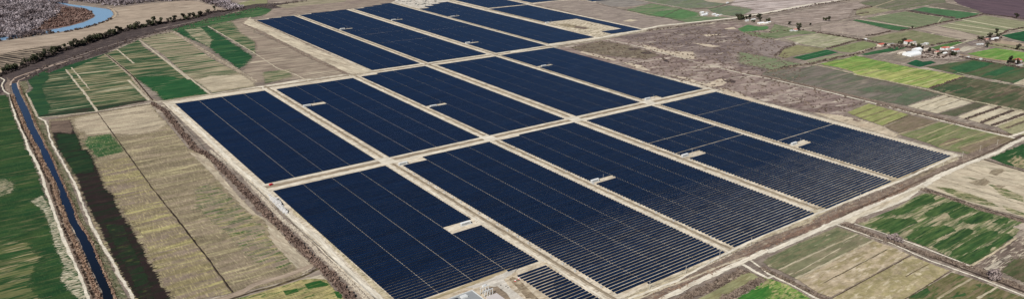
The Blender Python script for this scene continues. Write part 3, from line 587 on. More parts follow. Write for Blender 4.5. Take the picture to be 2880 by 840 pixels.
F(soil((60,84,54), (76,86,60), (150,138,108)), (3,1,'1620,138 1760,90 2050,120 2100,150 2000,200 1800,180'), jag=5)
# cream strips with dark hedges between
M_cream = soil((204,192,166), (190,176,148), None, 0.35, 0, (60,6), (40,3), speck=0.08)
F(M_cream, (3,1,'1385,318 1780,198 2100,272 1700,396'))
F(soil((90,94,70), (106,100,80)), (3,1,'1700,396 2100,272 2230,296 1890,424'))
F(M_cream, (3,1,'1890,424 2230,296 2700,400 2575,430 2300,530 2100,480'))
F(soil((156,152,116), (172,162,126), (130,122,92)), (3,1,'2290,522 2575,412 2900,490 2700,620 2440,600'))
M_hedge = soil((92,80,66), (120,106,86), None, 0.4, 0, (8,3), speck=0.4)
for s, w in (('1990,448 2335,322', 7), ('2140,484 2460,360', 8), ('2255,512 2600,385', 9), ('2390,540 2700,430', 7), ('1500,340 1840,220', 2), ('1610,368 1960,248', 2), ('1640,138 1960,28', 6), ('2230,240 2575,130', 7), ('1830,180 2060,110', 5)):
    R(M_hedge, w, (3,1,s), name='hedge_ground', jag=1)
# yellow green strip plots beside the site
F(soil((152,152,98), (134,142,84), (184,174,128), 0.4, 0.2, (60,6), (50,3)), (3,1,'785,378 1010,288 1110,316 1430,402 1160,522 960,452 830,402'))
for s in ('860,410 1110,318', '930,440 1220,348', '1050,480 1330,378', '1150,515 1430,405'): R(soil((104,96,70), (140,128,98)), 4, (3,1,s), name='furrow_strip')
F(soil((206,190,164), (182,164,140), (150,134,116), 0.35, 0.1, (40,8)), (3,1,'440,380 700,405 930,452 1160,522 1320,602 1280,640 900,530 640,450'), jag=2, name='bare_patch')
F(soil((136,116,102), (120,104,92)), (3,1,'860,440 950,470 900,475 840,460'), jag=1, name='bare_patch')
F(soil((134,118,98), (118,110,84), None, 0.4, 0, (60,8)), (3,1,'1160,522 1430,406 1700,470 1500,552 1320,592'))
F(soil((118,126,82), (136,130,98), (98,112,66), 0.45, 0.2, (70,8), (60,3)), (3,1,'1310,602 1500,552 1720,474 1960,522 2300,600 2520,650 2400,700 2100,820 1750,751 1600,690'))
F(soil((138,122,98), (118,104,84)), (3,1,'1700,712 1850,640 2000,640 1800,720'), jag=2)
F(soil((138,122,100), (124,112,84), (160,146,118)), (3,1,'1900,740 2330,610 2520,650 2200,760 2060,800'), jag=2)
for s in ('1310,602 1720,474', '1500,640 1860,498', '1600,680 1960,540', '1720,720 2200,572', '1900,740 2340,608'): R(soil((190,176,136), (150,138,100)), 2.2, (3,1,s), name='furrow_strip')
# hedged track running down right, its junction
R(M_scrub, [12,12,13,14,16,16,16], (2,1,'2250,-20 2575,20'), (3,1,'480,130 980,245 1500,375 2000,505 2470,625'), jag=1.6, name='hedge_ground')
R(M_road, [4,4,5,5,5,6,6,7,8], (2,0,'900,392 1200,452 1500,530 1900,640 2350,751'), (3,1,'0,40 500,152 980,268 1500,400 2000,530 2480,640'), jag=0.6, name='dirt_road')
R(soil((190,178,158), (150,134,120)), 5, (2,0,'1500,525 1900,640 2350,745'), jag=2, name='verge')
R(M_road, 7, (3,1,'2430,625 2700,540'), name='dirt_road')
R(soil((176,164,136), (196,184,156), (110,98,82), 0.4, 0.2, (10,4)), 8, (3,0,'430,648 600,680 880,745'), (3,1,'870,0 1180,60 1450,116 1800,205 2100,275 2500,350 2800,420'), jag=1, name='farm_track')
R(M_hedge, 5, (3,1,'880,12 1450,130 1800,216 2100,290 2500,366'), jag=1.2, name='hedge_ground')
R(soil((148,134,112), (120,106,90)), 9, (3,0,'0,725 250,670 460,640 700,582 900,545 1090,482'), jag=1.2, name='farm_track')
R(soil((180,174,148)), 4, (3,1,'1900,-20 2050,20 2300,70 2575,128 2800,170'), name='farm_track')
R(soil((196,180,168)), 6, (3,0,'70,240 300,285 490,322'), name='village_road')
R(soil((188,172,154)), 5, (3,0,'480,320 800,372 970,402 1300,450 1540,492 1780,530 2000,576 2200,612 2575,678 2900,740'), name='village_road')
R(M_hedge, 6, (3,0,'490,330 800,382 970,410 1130,440 1540,500'), (3,0,'1780,540 2000,586 2200,622 2575,690'), jag=1, name='hedge_ground')
R(soil((188,160,128)), 9, (3,0,'1910,548 2050,572 2200,590 2400,620'), name='verge')
R(soil((192,188,156)), 5, (3,0,'1820,480 1980,428 2160,375 2330,332 2575,278 2800,230'), name='farm_track')
R(soil((170,160,130)), 5, (3,0,'1330,310 1500,286 1700,240 2000,185 2160,145'), name='farm_track')
R(soil((176,160,134)), 6, (3,0,'880,105 1060,75 1280,0'), name='farm_track')
F(soil((162,146,134), (186,172,158), (112,100,94), 0.4, 0.2, (16,6), (10,3), speck=0.4), (3,0,'1310,540 1480,500 1560,490 1900,540 2020,580 1850,600 1600,606 1400,570'), jag=2, name='village_ground')
F(soil((132,118,112), (160,146,132), (100,88,84)), (3,0,'1980,430 2200,370 2350,370 2330,400 2200,430 2180,470 2050,470'), jag=2, name='village_ground')
# the highway along the top of the site
R(M_road, [13,13,14,15,16,16,16,16,16], (2,0,'-10,530 350,460 900,382 1500,262 2250,183 2575,128'), (3,0,'400,52 800,-6 1200,-60'), jag=0.6, name='main_road')
R(soil((190,178,156), (150,136,116), None, 0.4, 0, (20,4)), 7, (2,0,'420,482 900,404 1300,320 1500,292'), jag=1, name='verge')
R(soil((120,106,92), (150,134,116)), 3, (2,0,'380,476 900,398 1500,280 2250,198'), (3,0,'0,142 400,68 900,-6'), jag=1, name='ditch_line')
R(soil((180,168,152), (140,126,114)), 7, (3,0,'0,180 300,120 620,62 900,20'), jag=1, name='farm_track')
R(M_road, [4,4,5], (2,0,'1240,0 1720,82 2240,178'), name='farm_track')
R(soil((96,84,74)), 4, (2,0,'850,40 1140,105 1560,182 1740,228'), jag=1.5, name='hedge_ground')
R(soil((96,90,76)), 5, (2,0,'1640,180 1500,180'), (2,0,'1700,86 2000,92 2180,38 2500,0'), jag=1.5, name='hedge_ground')
R(soil((206,194,170)), 4, (2,0,'1140,112 1330,156'), name='farm_track')

# ============ right of the lower arrays
F(soil((204,190,164), (182,166,142), (84,94,58), 0.35, 0.1, (40,7), (18,3), ang=-1.2, speck=0.15), (3,2,'1560,380 1700,280 1860,190 2160,106 2575,225 3200,420 3200,900 2575,690 2100,560 1800,462'))
for s in ('1670,375 1800,385 2050,450 2250,530 2330,580 2200,570 1950,500 1800,440', '2350,560 2575,640 2700,700 2575,680 2400,620', '2200,340 2400,400 2575,480 2575,540 2350,460', '2280,420 2420,460 2500,500 2400,490'):
    F(soil((186,172,140), (72,92,48), (120,120,76), 0.5, 0.3, (14,4), (12,1.5), ang=-1.0, soft=0.03), (3,2,s), jag=3, step=4)
for s in ('2240,210 2350,195 2400,215 2300,265 2220,250', '2010,330 2180,290 2240,330 2180,370 2080,360', '2250,350 2400,370 2330,400'): F(soil((150,136,112), (128,114,94), (186,170,142), 0.4, 0.3), (3,2,s), jag=4)
for s in ('1700,290 2060,400 2575,560', '2000,195 2160,250', '2220,270 2575,370'): R(soil((84,72,56), (150,136,110), None, 0.5, 0, (8,2)), 1.6, (3,2,s), jag=.5, name='furrow_strip')
F(soil((40,78,40), (58,88,50), (170,158,124), 0.35, 0.12, (30,8)), (3,1,'2230,820 2390,751 2800,600'), (3,2,'2800,280 2575,205 2380,160 2200,82'), jag=1.5)
F(soil((170,154,120), (64,92,50), None, 0.4, 0, (14,5)), (3,2,'2400,120 2500,60 2640,110 2640,210 2500,180'), jag=3)
R(soil((70,58,44), (110,96,76), None, 0.5, 0, (8,2)), 4, (3,2,'2160,98 2400,168 2700,260'), jag=.6, name='hedge_ground')
# green striped field
F(soil((96,110,64), (56,86,46), (182,168,136), 0.45, 0.36, (40,5), (60,2.5), soft=0.08), (3,2,'880,751 1250,600 1540,440 1620,440 1830,470 2120,580 2480,700 2600,751'), (3,3,'2480,140 2260,290 2030,432 1850,345 1560,220 1230,110 1060,60 900,0'), jag=1)
M_g = soil((54,84,42), (84,106,58), (36,66,36), 0.45, 0.25, (40,4), (50,2.0), soft=0.06, speck=0.2)
for parts in (((3,2,'1240,640 1440,530 1560,460 1660,470 1690,520 1500,590 1400,640 1290,670'),), ((3,2,'1560,640 1760,540 1900,520 1960,560 1850,620 1700,670 1600,680'),), ((3,2,'1110,751 1250,690 1480,700 1520,740'), (3,3,'1480,0 1330,60 1250,110 1190,60 1080,40')),
              ((3,2,'1800,640 1960,570 2070,590 2100,610 1900,700 1830,690'),), ((3,2,'1960,720 2120,620 2230,640 2280,700 2100,751 2000,751'),), ((3,3,'1380,130 1560,30 1680,20 1640,60 1460,160 1400,150'),), ((3,3,'1430,170 1640,70 1760,10 1860,30 1900,70 1640,180 1560,220'),),
              ((3,3,'1640,220 1900,80 2000,40 2070,60 2060,100 1830,240 1720,270'),), ((3,3,'1830,270 2100,110 2220,60 2330,70 2300,130 2060,280 1860,330'),), ((3,3,'1880,350 2100,250 2260,200 2230,300 2030,420 1900,380'),), ((3,3,'2260,180 2400,90 2480,140 2300,230 2230,240'),), ((3,2,'2240,740 2330,690 2440,710 2400,751'),)):
    F(M_g, *parts, jag=2.0, step=4)
for s in ('1160,60 1440,10', ): pass
# beyond, far right
F(soil((128,112,100), (102,88,78), (206,192,168), 0.4, 0.25, (20,4), (14,2), speck=0.2), (3,3,'2040,430 2260,290 2490,140 2700,60 3300,300 3300,800 2575,560 2300,490'), jag=1)
F(soil((190,178,158), (100,88,78), None, 0.35, 0, (14,3)), (3,3,'2160,440 2430,300 2460,330 2300,450 2200,470'), jag=2)
F(soil((196,180,162), (150,132,120)), (3,3,'2460,30 2575,-20 2700,60 2600,80'), jag=3)
F(soil((80,88,56), (104,94,72)), (3,3,'2330,480 2450,350 2700,330 2900,700 2575,590'), jag=3)
# plots in the lower right corner
F(soil((124,122,92), (140,130,104), (186,174,146), 0.4, 0.12, (40,6), (30,2.5), speck=0.15), (3,3,'-60,380 0,330 300,190 690,25 880,90 1060,160 280,552 100,465 0,435'))
F(soil((106,112,80), (128,122,92), (178,166,136), 0.4, 0.12, (30,5), (26,2.5)), (3,3,'0,350 300,200 700,60 830,95 110,455 30,430'), jag=2)
F(soil((186,168,140), (158,144,108), (206,190,164), 0.45, 0.22, (26,8), (14,4), speck=0.15), (3,3,'280,552 1060,165 1240,222 1440,312 640,742 480,690'))
F(soil((160,148,108), (176,160,128), (200,186,156), 0.35, 0.22, (22,8), (12,4), speck=0.15), (3,3,'640,742 1440,312 1620,388 1840,472 1380,760 1200,900 700,900'))
F(soil((104,102,64), (130,116,88), (70,92,48), 0.45, 0.25, (30,6), (26,2.5)), (3,3,'1380,755 1840,480 2050,542 2310,640 2700,780 2700,1000 1200,1000'))
for s, w in (('110,460 900,100', 2.6), ('280,552 1065,160', 4), ('560,590 1200,250', 1.6), ('270,500 730,240', 1.5), ('1700,751 2050,545', 3), ('2110,751 2310,630', 3)): R(soil((190,178,150), (160,146,116)), w, (3,3,s), name='furrow_strip')
for s in ('650,742 1440,312', '1370,760 1840,472', '1380,530 1620,400', '560,594 1200,258'): R(soil((92,78,60)), 1.2, (3,3,s), name='furrow_strip')
for s in ('1400,740 1600,640 1640,690 1560,751', '2080,610 2150,600 2130,640', '1800,751 1980,690 2000,720'): F(soil((50,84,44), (80,96,56)), (3,3,s), jag=2)
F(soil((124,150,76), (178,170,118), (70,112,48), 0.4, 0.3, (10,5), (6,2), speck=0.25), (3,3,'-60,530 0,540 180,600 350,690 500,790 700,1000 -300,1000 -200,720'), jag=1)
R(M_hedge, [7,8,9,9,9], (3,3,'-60,440 0,475 180,560 400,670 700,850'), jag=1.2, name='hedge_ground')
R(M_road, [3,3,4,4], (3,3,'-230,330 -60,450 0,500 250,620 530,770'), jag=.6, name='farm_track')
# double track with the dark ditch between
R(M_scrub, [12,13,14,15,16], (3,2,'1000,700'), (3,3,'760,0 1100,130 1600,300 2100,455 2700,700'), jag=1.4, name='hedge_ground')
R(soil((70,58,50), (96,82,70)), [3,3,4,4], (3,3,'800,25 1200,180 1700,350 2600,690'), jag=.6, name='ditch_line')
R(M_road, [3.5]*6, (3,3,'690,8 880,75 1230,190 1620,365 2060,520 2700,770'), jag=.6, name='farm_track')
R(M_road, [3]*5, (3,3,'870,0 1250,120 1560,238 1880,360 2060,440'), jag=.6, name='farm_track')
R(soil((196,180,150)), 3, (3,3,'2030,430 2300,270 2500,140'), name='farm_track')
R(M_scrub, 12, (3,2,'1520,395 1800,480 2100,590 2700,760'), jag=1.4, name='hedge_ground')
R(soil((66,54,46), (96,82,70)), 3.5, (3,2,'1560,400 1800,470 2100,572 2700,745'), jag=.6, name='ditch_line')
# embankment zone below the arrays
F(M_scrub, (2,3,'900,900 1130,751 1600,590 2080,345 2575,110'), (3,2,'450,600 860,430 1380,260 1600,160 2000,40 2250,-60 2420,-60 2300,20 1800,240 1500,390 1200,520 900,640 600,751'), (3,3,'0,240'), (2,3,'2000,540 1500,780 1200,1000'), jag=1.5, name='embankment')
F(soil((196,182,152), (160,144,120), (214,202,178), 0.4, 0.2, (16,5), (12,2)), (2,3,'1100,740 1380,600 1700,470 2140,300 2575,80'), (3,2,'480,590 860,420 1300,260 1600,150 1850,60 1950,100 1650,220 1330,340 900,500 560,660 430,751'), (2,3,'2500,170 2100,360 1600,600 1250,770'), jag=1.5, name='verge')
F(M_scrubr, (2,3,'1400,751 1700,600 1960,490 2300,330 2575,190'), (3,2,'700,640 1100,500 1400,370 1500,360 1250,500 900,640 650,751'), (2,3,'2575,235 2000,510 1600,700 1500,760'), jag=1.5, name='embankment')
F(soil((132,116,96), (166,150,126), (104,92,76), 0.4, 0.2, (16,5)), (3,2,'1440,230 1620,170 1700,210 1560,280 1440,300'), jag=3, name='bare_patch')
R(soil((84,68,56), (110,92,76)), 3, (3,2,'620,735 900,600 1200,470 1500,330 1800,205 2100,85 2340,-30'), (3,1,'2500,640 2575,610'), jag=.5, name='ditch_line')
R(M_road, [4,4,4,4,5,5,5,5], (2,3,'900,900 1200,745 1640,580 2080,330 2575,90'), (3,2,'760,540 1350,310 1900,60'), jag=.6, name='service_road')
R(soil((206,192,166)), 3.5, (2,3,'1000,950 1270,751 1800,540 2350,330'), jag=.8, name='farm_track')
R(M_road, [8,8,9,9,10,12,12,12,9,9,9], (2,3,'1200,950 1500,760 2000,520 2575,262'), (3,3,'0,282 330,140 620,12'), (3,2,'900,640 1200,520 1400,440 1560,360 1720,270 2000,150 2290,40'), (3,1,'2450,700 2700,590'), jag=.8, name='dirt_road')
F(M_road, (3,2,'1270,520 1420,440 1500,400 1520,430 1400,520 1200,600 900,700 800,700'), jag=1.5, name='dirt_road')
F(soil((210,198,174), (190,174,148)), (3,2,'750,720 1020,600 1500,390 1560,360 1600,380 1300,530 900,700 860,751'), jag=2, name='verge')
# plots under the road
F(soil((150,148,108), (136,130,92), (190,178,140), 0.4, 0.12, (24,5)), (2,3,'1700,830 1850,755 2100,630 2350,470 2440,500 2500,540 2300,640 2100,751 1950,900'))
F(soil((162,152,112), (128,134,84), (190,178,140), 0.4, 0.12, (24,5)), (2,3,'2150,900 2250,751 2575,590'), (3,3,'0,545 -60,640 0,760'), (2,3,'2500,1000'))
F(soil((56,112,44), (90,128,60)), (2,3,'2240,760 2400,670 2575,625 2640,700 2500,800 2300,850'), jag=2)
hedge1 = P(2,3,'1600,840 1760,740 1960,650 2150,560 2330,470')
hedge2 = P(2,3,'1980,850 2150,745 2350,650 2530,545')
strip('hedge_ground', hedge1, 11, M_scrub, 1); strip('hedge_ground', hedge2, 11, M_scrub, 1)
R(M_road, [5,5,5,4], (2,3,'2300,395 2380,440 2440,480 2575,545'), (3,3,'60,520'), name='farm_track')

# ============ station ground at the bottom
F(soil((206,190,164), (176,158,132), (224,210,188), 0.4, 0.2, (12,4), (8,2)), (1,3,'1500,900 1680,760 2040,640 2500,440 2575,450'), (2,3,'0,440 60,500 330,370 480,480 430,620 480,751 700,1000'), (1,3,'1700,1000'), jag=1, name='station_ground')
F(soil((172,156,124), (150,136,104)), (1,3,'1700,760 2050,628 2330,520 2500,440 2575,440'), (2,3,'0,420 60,410 0,450'), (1,3,'2400,530 2100,650 1760,780'), jag=1, name='verge')
F(soil((206,198,184), (192,182,168), None, 0.3, 0, (10,6)), (1,3,'2100,640 2300,580 2480,500'), (2,3,'0,440 60,450 10,500'), (1,3,'2495,560 2575,660'), (2,3,'60,700 130,760 300,1000'), (1,3,'2700,1000 2440,640 2300,620 2200,650'), jag=.6, name='paved_yard')
F(soil((138,122,104), (160,142,120)), (1,3,'2300,640 2430,625 2530,700 2575,770'), (1,3,'2500,800 2330,700'), jag=.6, name='verge')
F(soil((150,132,108), (120,104,84), (190,174,146), 0.4, 0.25, (10,5)), (2,3,'0,520 90,560 220,700 300,770 130,751 20,620 -40,560'), jag=1.5, name='bare_patch')

# ============ solar tables
PW, TILT, HT = 2.64, math.radians(12), 1.2
M_pv, nt, b = base_mat('solar_glass', 0.10, 0.95)
vec = coords(nt, 0, 1)
tc = N(nt, 'ShaderNodeTexCoord'); sp = N(nt, 'ShaderNodeSeparateXYZ'); nt.links.new(tc.outputs['Object'], sp.inputs[0])
fr = math_(nt, 'FRACT', math_(nt, 'DIVIDE', sp.outputs[0], 1.13)); edge = math_(nt, 'LESS_THAN', fr, 0.035)
colp = mixc(nt, mrange(nt, noise(nt, N(nt,'ShaderNodeNewGeometry').outputs['Position'], 60, 6, 3), .35, .65), (0.0006,0.0040,0.016,1), (0.0012,0.0080,0.029,1))
nt.links.new(mixc(nt, edge, colp, (0.03,0.036,0.048,1)), b.inputs['Base Color'])
M_steel = plain('galvanised_steel', (112,114,116), 0.7, 0.2, 0.1, 2.0, 0.0)
ct, st = math.cos(TILT), math.sin(TILT)
def panel_mb(mb, x0, x1, y, z, tilt=TILT, th=0.05):
    c, s = math.cos(tilt), math.sin(tilt); h = PW/2
    a = (y-h*c, z-h*s); d = (y+h*c, z+h*s); n = (s*th, -c*th)
    v = [(x0,a[0],a[1]),(x1,a[0],a[1]),(x1,d[0],d[1]),(x0,d[0],d[1]),(x0,a[0]+n[0],a[1]+n[1]),(x1,a[0]+n[0],a[1]+n[1]),(x1,d[0]+n[0],d[1]+n[1]),(x0,d[0]+n[0],d[1]+n[1])]
    mb.add(v, [(0,1,2,3),(7,6,5,4),(0,4,5,1),(1,5,6,2),(2,6,7,3),(3,7,4,0)])
S9 = 0.9955
ROWP = 0.01315*S9*H
def seg(u0, n=4, w=0.1077): return [u0+w*i for i in range(n+1)]
def sg(u0, u1, n=4): return [u0+(u1-u0)*i/n for i in range(n+1)]
# name, table edges along the row, first row, last row, extra gaps
BL = [
 ('L1', sg(0.772,1.203), 1.452, 2.370, []), ('L1b', sg(1.100,1.203,1), 1.03, 1.428, []),
 ('L2', sg(1.256,1.683), 1.180, 2.381, []), ('L3', sg(1.732,2.151), 1.185, 2.386, []), ('L4', sg(2.216,2.644), 1.183, 2.373, [1.845,1.99]), ('L5', sg(2.693,3.118), 1.188, 2.370, [1.699,2.14]),
 ('M1', sg(0.773,1.203), 2.451, 3.664, []), ('M2', sg(1.257,1.683), 2.446, 3.659, []), ('M3', sg(1.732,2.152), 2.446, 3.686, [3.349]), ('M4', sg(2.222,2.642), 2.448, 3.665, []), ('M5', sg(2.690,3.115), 2.446, 3.684, []),
 ('U3', sg(1.850,2.163,3), 3.763, 5.717, []), ('U4', sg(2.212,2.637), 3.761, 5.785, [4.402,4.725,4.89]), ('U5', sg(2.706,3.12), 3.757, 5.91, [4.625]), ('U6', sg(3.168,3.585), 3.797, 5.71, []), ('U7', sg(3.672,4.09), 3.825, 5.20, []),
 ('V7', sg(3.695,4.11), 5.245, 6.6, []), ('V8', sg(4.20,4.63), 5.285, 6.5, []), ('V9', sg(4.735,5.16), 5.065, 6.4, [])]
CUT = [ # block, u0,u1,v0,v1 left free of tables
 ('L1',0.7,1.094,1.0,1.461),('L1',1.096,1.3,1.738,1.789),('L2',1.2,1.362,1.0,1.193),('L2',1.2,1.364,2.338,2.5),('L3',1.6,1.838,1.787,1.822),('L3',1.6,1.838,2.366,2.5),
 ('L4',2.0,2.325,1.775,1.812),('L5',2.5,2.80,1.612,1.652),('M2',1.2,1.364,3.268,3.313),('M3',1.6,1.838,2.945,2.972),('M3',1.6,1.838,3.658,3.9),('M4',2.2,2.43,2.0,2.0),
 ('M5',2.5,2.797,2.3,2.484),('M5',2.79,3.0,2.3,2.452),('M5',2.5,2.80,3.294,3.320),('U3',1.8,1.95,5.67,6),('U3',1.8,2.06,5.70,6),('U4',2.0,2.32,5.735,6),('U4',2.0,2.43,5.758,6),('U4',2.0,2.54,5.775,6),
 ('U4',2.0,2.32,4.985,5.01),('U5',2.6,2.81,5.78,6),('U5',2.6,2.91,5.82,6),('U5',2.6,3.02,5.87,6),('U5',2.6,2.81,5.13,5.155),('U5',2.6,2.81,4.088,4.112),
 ('U6',3.1,3.27,5.50,6),('U6',3.1,3.375,5.60,6),('U6',3.1,3.48,5.67,6),('U6',3.1,3.27,5.03,5.055),('U7',3.6,3.965,3.93,4.44),('U7',3.6,3.77,3.7,4.0),('U7',3.6,3.70,4.4,4.48)]
tables = []
for nm, ed, v0, v1, gaps in BL:
    row = 0; v = v0+0.006; extra = 0
    gl = sorted(gaps)
    while v < v1:
        for k in range(len(ed)-1):
            uc = (ed[k]+ed[k+1])/2
            if any(n == nm and a < uc < b_ and c_ < v < d_ for n, a, b_, c_, d_ in CUT): continue
            tables.append((nm, row, k, uc*S9*H, v*S9*H, (ed[k+1]-ed[k])*S9*H-0.4, len(ed)-1))
        v += 0.01315; row += 1
        if gl and v > gl[0]: v += 0.0035; gl.pop(0)
def inframe(x, y, z=HT, m=0):
    d = Vector((x, y, z-H)); w = d.dot(FWD); px = 1440+d.dot(AX)/w*FPX; py = 420-d.dot(AY)/w*FPX
    return -m < px < 2880+m and -m < py < 840+m, px, py, w
vis = []
for t in tables:
    ok, px, py, w = inframe(t[3], t[4])
    ok2 = any(inframe(t[3]+dx, t[4])[0] for dx in (-15, 15))
    if ok or ok2: vis.append((w, t))
    t_near = w
vis.sort(key=lambda q: q[0]); NEAR = [t for _, t in vis[:300]]; nearset = set((t[0], t[1], t[2]) for t in NEAR)
ORD = ['first','second','third','fourth','fifth','sixth','seventh','eighth','ninth','tenth','eleventh','twelfth','thirteenth','fourteenth','fifteenth','sixteenth','seventeenth','eighteenth','nineteenth']
TENS = {2:'twenty',3:'thirty',4:'forty',5:'fifty',6:'sixty',7:'seventy',8:'eighty',9:'ninety'}
def ordn(i):   # 0-based
    i += 1
    if i <= 19: return ORD[i-1]
    t, o = divmod(i, 10)
    return (TENS[t][:-1]+'ieth') if o == 0 else TENS[t]+'-'+ORD[o-1]
SEGN = {4: ['leftmost','second','third','rightmost'], 1: ['only'], 3: ['leftmost','middle','rightmost']}
BLN = {'L1':'large block behind the grey station roofs', 'L1b':'small block beside the red drums', 'L2':'block with the lowest corner', 'L3':'block second from the lower right', 'L4':'narrow block lower right', 'L5':'rightmost block'}
protos = {}
def table_proto(L):
    key = round(L, 1)
    if key in protos: return protos[key]
    h = L/2; a = MB(); panel_mb(a, -h, h, 0, HT); a = a.mesh('module_array'); a.materials.append(M_pv)
    tb = MB().tube((-h,0,HT-0.14),(h,0,HT-0.14),0.075,n=5).mesh('torque_tube'); tb.materials.append(M_steel)
    po = MB().box(-0.07,0.07,-0.09,0.09,0,HT-0.18).mesh('post'); po.materials.append(M_steel)
    dr = MB().box(-0.22,0.22,-0.25,0.25,HT-0.65,HT-0.2).mesh('drive_box'); dr.materials.append(plain('white_casing', (214,216,214), 0.5, 0.3))
    protos[key] = (a, tb, po, dr); return protos[key]
minrow = {}
for t in tables:
    if any(inframe(t[3]+dx, t[4])[0] for dx in (-15, 0, 15)): minrow[t[0]] = min(minrow.get(t[0], 999), t[1])
for nm, row, k, x, y, L, ns in NEAR:
    a, tb, po, dr = table_proto(L)
    t = empty('solar_table', (x, y, 0))
    sname = SEGN[ns][k]
    if ns == 1: lab = 'dark solar table, %s row from the top, %s' % (ordn(int(round((1.428*S9*H-y)/ROWP))), BLN[nm])
    else: lab = '%s dark solar table in %s row up, %s' % (sname, ordn(row-minrow[nm]), BLN[nm])
    tag(t, lab, 'solar panels', 'rows of dark solar tables')
    m = link('module_array', a, parent=t); m.rotation_euler = (math.radians(rng.normal(0, 0.5)), 0, 0)
    m.location = (0, 0, 0)
    link('torque_tube', tb, parent=t); link('drive_box', dr, parent=t, loc=(0.4, 0, 0))
    for q in (-0.42, -0.14, 0.14, 0.42): link('post', po, parent=t, loc=(q*L, 0, 0))
# every other table, one object
V = []; Fq = []; Mi = []
def addbox(x0,x1,ya,za,yb,zb,mi,th=(0,0)):
    n = len(V); V.extend([(x0,ya,za),(x1,ya,za),(x1,yb,zb),(x0,yb,zb)]); Fq.append((n,n+1,n+2,n+3)); Mi.append(mi)
rest = [t for t in tables if (t[0], t[1], t[2]) not in nearset]
for nm, row, k, x, y, L, ns in rest:
    h = L/2; tl = TILT+math.radians(rng.normal(0, 0.7)); c, s = math.cos(tl)*PW/2, math.sin(tl)*PW/2
    n = len(V)
    V.extend([(x-h,y-c,HT-s),(x+h,y-c,HT-s),(x+h,y+c,HT+s),(x-h,y+c,HT+s),(x-h,y-c+.02,HT-s-.05),(x+h,y-c+.02,HT-s-.05),(x+h,y+c+.02,HT+s-.05),(x-h,y+c+.02,HT+s-.05)])
    for f in ((0,1,2,3),(7,6,5,4),(0,4,5,1),(1,5,6,2),(2,6,7,3),(3,7,4,0)): Fq.append(tuple(n+i for i in f)); Mi.append(0)
    if L < 1e9:
        n = len(V); r = .07; z = HT-.14
        V.extend([(x-h,y-r,z-r),(x+h,y-r,z-r),(x+h,y+r,z-r),(x-h,y+r,z-r),(x-h,y-r,z+r),(x+h,y-r,z+r),(x+h,y+r,z+r),(x-h,y+r,z+r)])
        for f in ((0,3,2,1),(0,1,5,4),(1,2,6,5),(2,3,7,6),(3,0,4,7)): Fq.append(tuple(n+i for i in f)); Mi.append(1)
        for q in (-.42,-.14,.14,.42):
            n = len(V); px = x+q*L
            V.extend([(px-.07,y-.09,0),(px+.07,y-.09,0),(px+.07,y+.09,0),(px-.07,y+.09,0),(px-.07,y-.09,z),(px+.07,y-.09,z),(px+.07,y+.09,z),(px-.07,y+.09,z)])
            for f in ((0,1,5,4),(1,2,6,5),(2,3,7,6),(3,0,4,7)): Fq.append(tuple(n+i for i in f)); Mi.append(1)
me = fast_mesh('solar_rows', np.array(V), np.array(Fq)); me.materials.append(M_pv); me.materials.append(M_steel)
me.polygons.foreach_set('material_index', np.array(Mi, dtype=np.int32)); me.update()
tag(link('solar_rows', me), 'all the further rows of dark blue solar tables across the plain', 'solar panels', kind='stuff')

# ============ inverter stations on their gravel pads
M_white = plain('white_paint', (222,222,218), 0.5, 0.35, 0.08); M_wroof = plain('white_roof', (240,240,236), 0.5, 0.3, 0.06)
M_louv = plain('dark_louvre', (70,74,78), 0.6, 0.3); M_conc = plain('concrete', (200,192,178), 0.9, 0.1, 0.12, 0.8); M_black = plain('black_rubber', (34,33,34), 0.7, 0.2)
M_greyb = plain('grey_render', (176,172,168), 0.85, 0.15); M_glass = plain('window_glass', (60,72,86), 0.15, 0.5)
def station_proto():
    t = empty('inverter_station', (0,0,0))
    MB().box(-7.6,7.2,-2.4,1.9,0,0.35).build('concrete_base', M_conc, t)
    b = MB().box(-6.2,5.6,-1.25,1.25,0.35,3.1).build('container', M_white, t)
    MB().box(-6.35,5.75,-1.4,1.4,3.1,3.28).build('roof', M_wroof, b)
    for i in range(6): MB().box(-4.9+i*1.55,-4.2+i*1.55,-1.31,-1.252,0.75,2.7).build('louvre', M_louv, b)
    MB().box(-6.262,-6.202,-0.5,0.5,0.36,2.5).build('door', M_greyb, b)
    tr = MB().box(5.9,7.0,-0.9,0.9,0.36,1.9).build('transformer', M_louv, t)
    for i in range(5): MB().box(6.0+i*0.22,6.08+i*0.22,-1.3,-0.905,0.6,1.8).build('cooling_fin', M_louv, tr)
    MB().box(-7.0,6.8,-2.25,-1.75,0.351,0.75).build('cable_tray', M_white, t)
    return t
st0 = station_proto()
mast0 = empty('lightning_mast', (0,0,0)); MB().tube((0,0,0),(0,0,8.5),0.16,0.07,8).build('mast_pole', M_white, mast0); MB().box(-0.4,0.4,-0.4,0.4,0,0.3).build('foot', M_conc, mast0)
STN = [((1310,627),'nearest of all, in the large block behind the grey roofs'),((720+1480/3.5764,420+140/3.5764),'at the central crossing beside the wide block'),((1440+835/3.5764,420+312/3.5764),'on a pad in the block second from the lower right'),
 ((1440+1740/3.5764,420+58/3.5764),'on a pad in the narrow lower right block'),((2160+262/3.5764,210+692/3.5764),'on a pad in the rightmost block'),((720+515/3.5764,210+312/3.5764),'on a pad in the middle-row block second from left'),
 ((720+1785/3.5764,210+316/3.5764),'on a pad in the middle-row block third from left'),((1440+320/3.5764,665/3.5764),'on a pad in the rightmost middle-row block'),((1440+1365/3.5764,210+243/3.5764),'at the right crossing on the long service road'),
 ((720+870/3.5764,293/3.5764),'on a pad in the second block of the top row'),((720+1385/3.5764,202/3.5764),'far up the third block of the top row'),((720+2130/3.5764,432/3.5764),'low in the third block of the top row'),
 ((720+1980/3.5764,168/3.5764),'far up the block beside the works yard'),((1440+355/3.5764,230/3.5764),'at the left corner of the bare yard')]
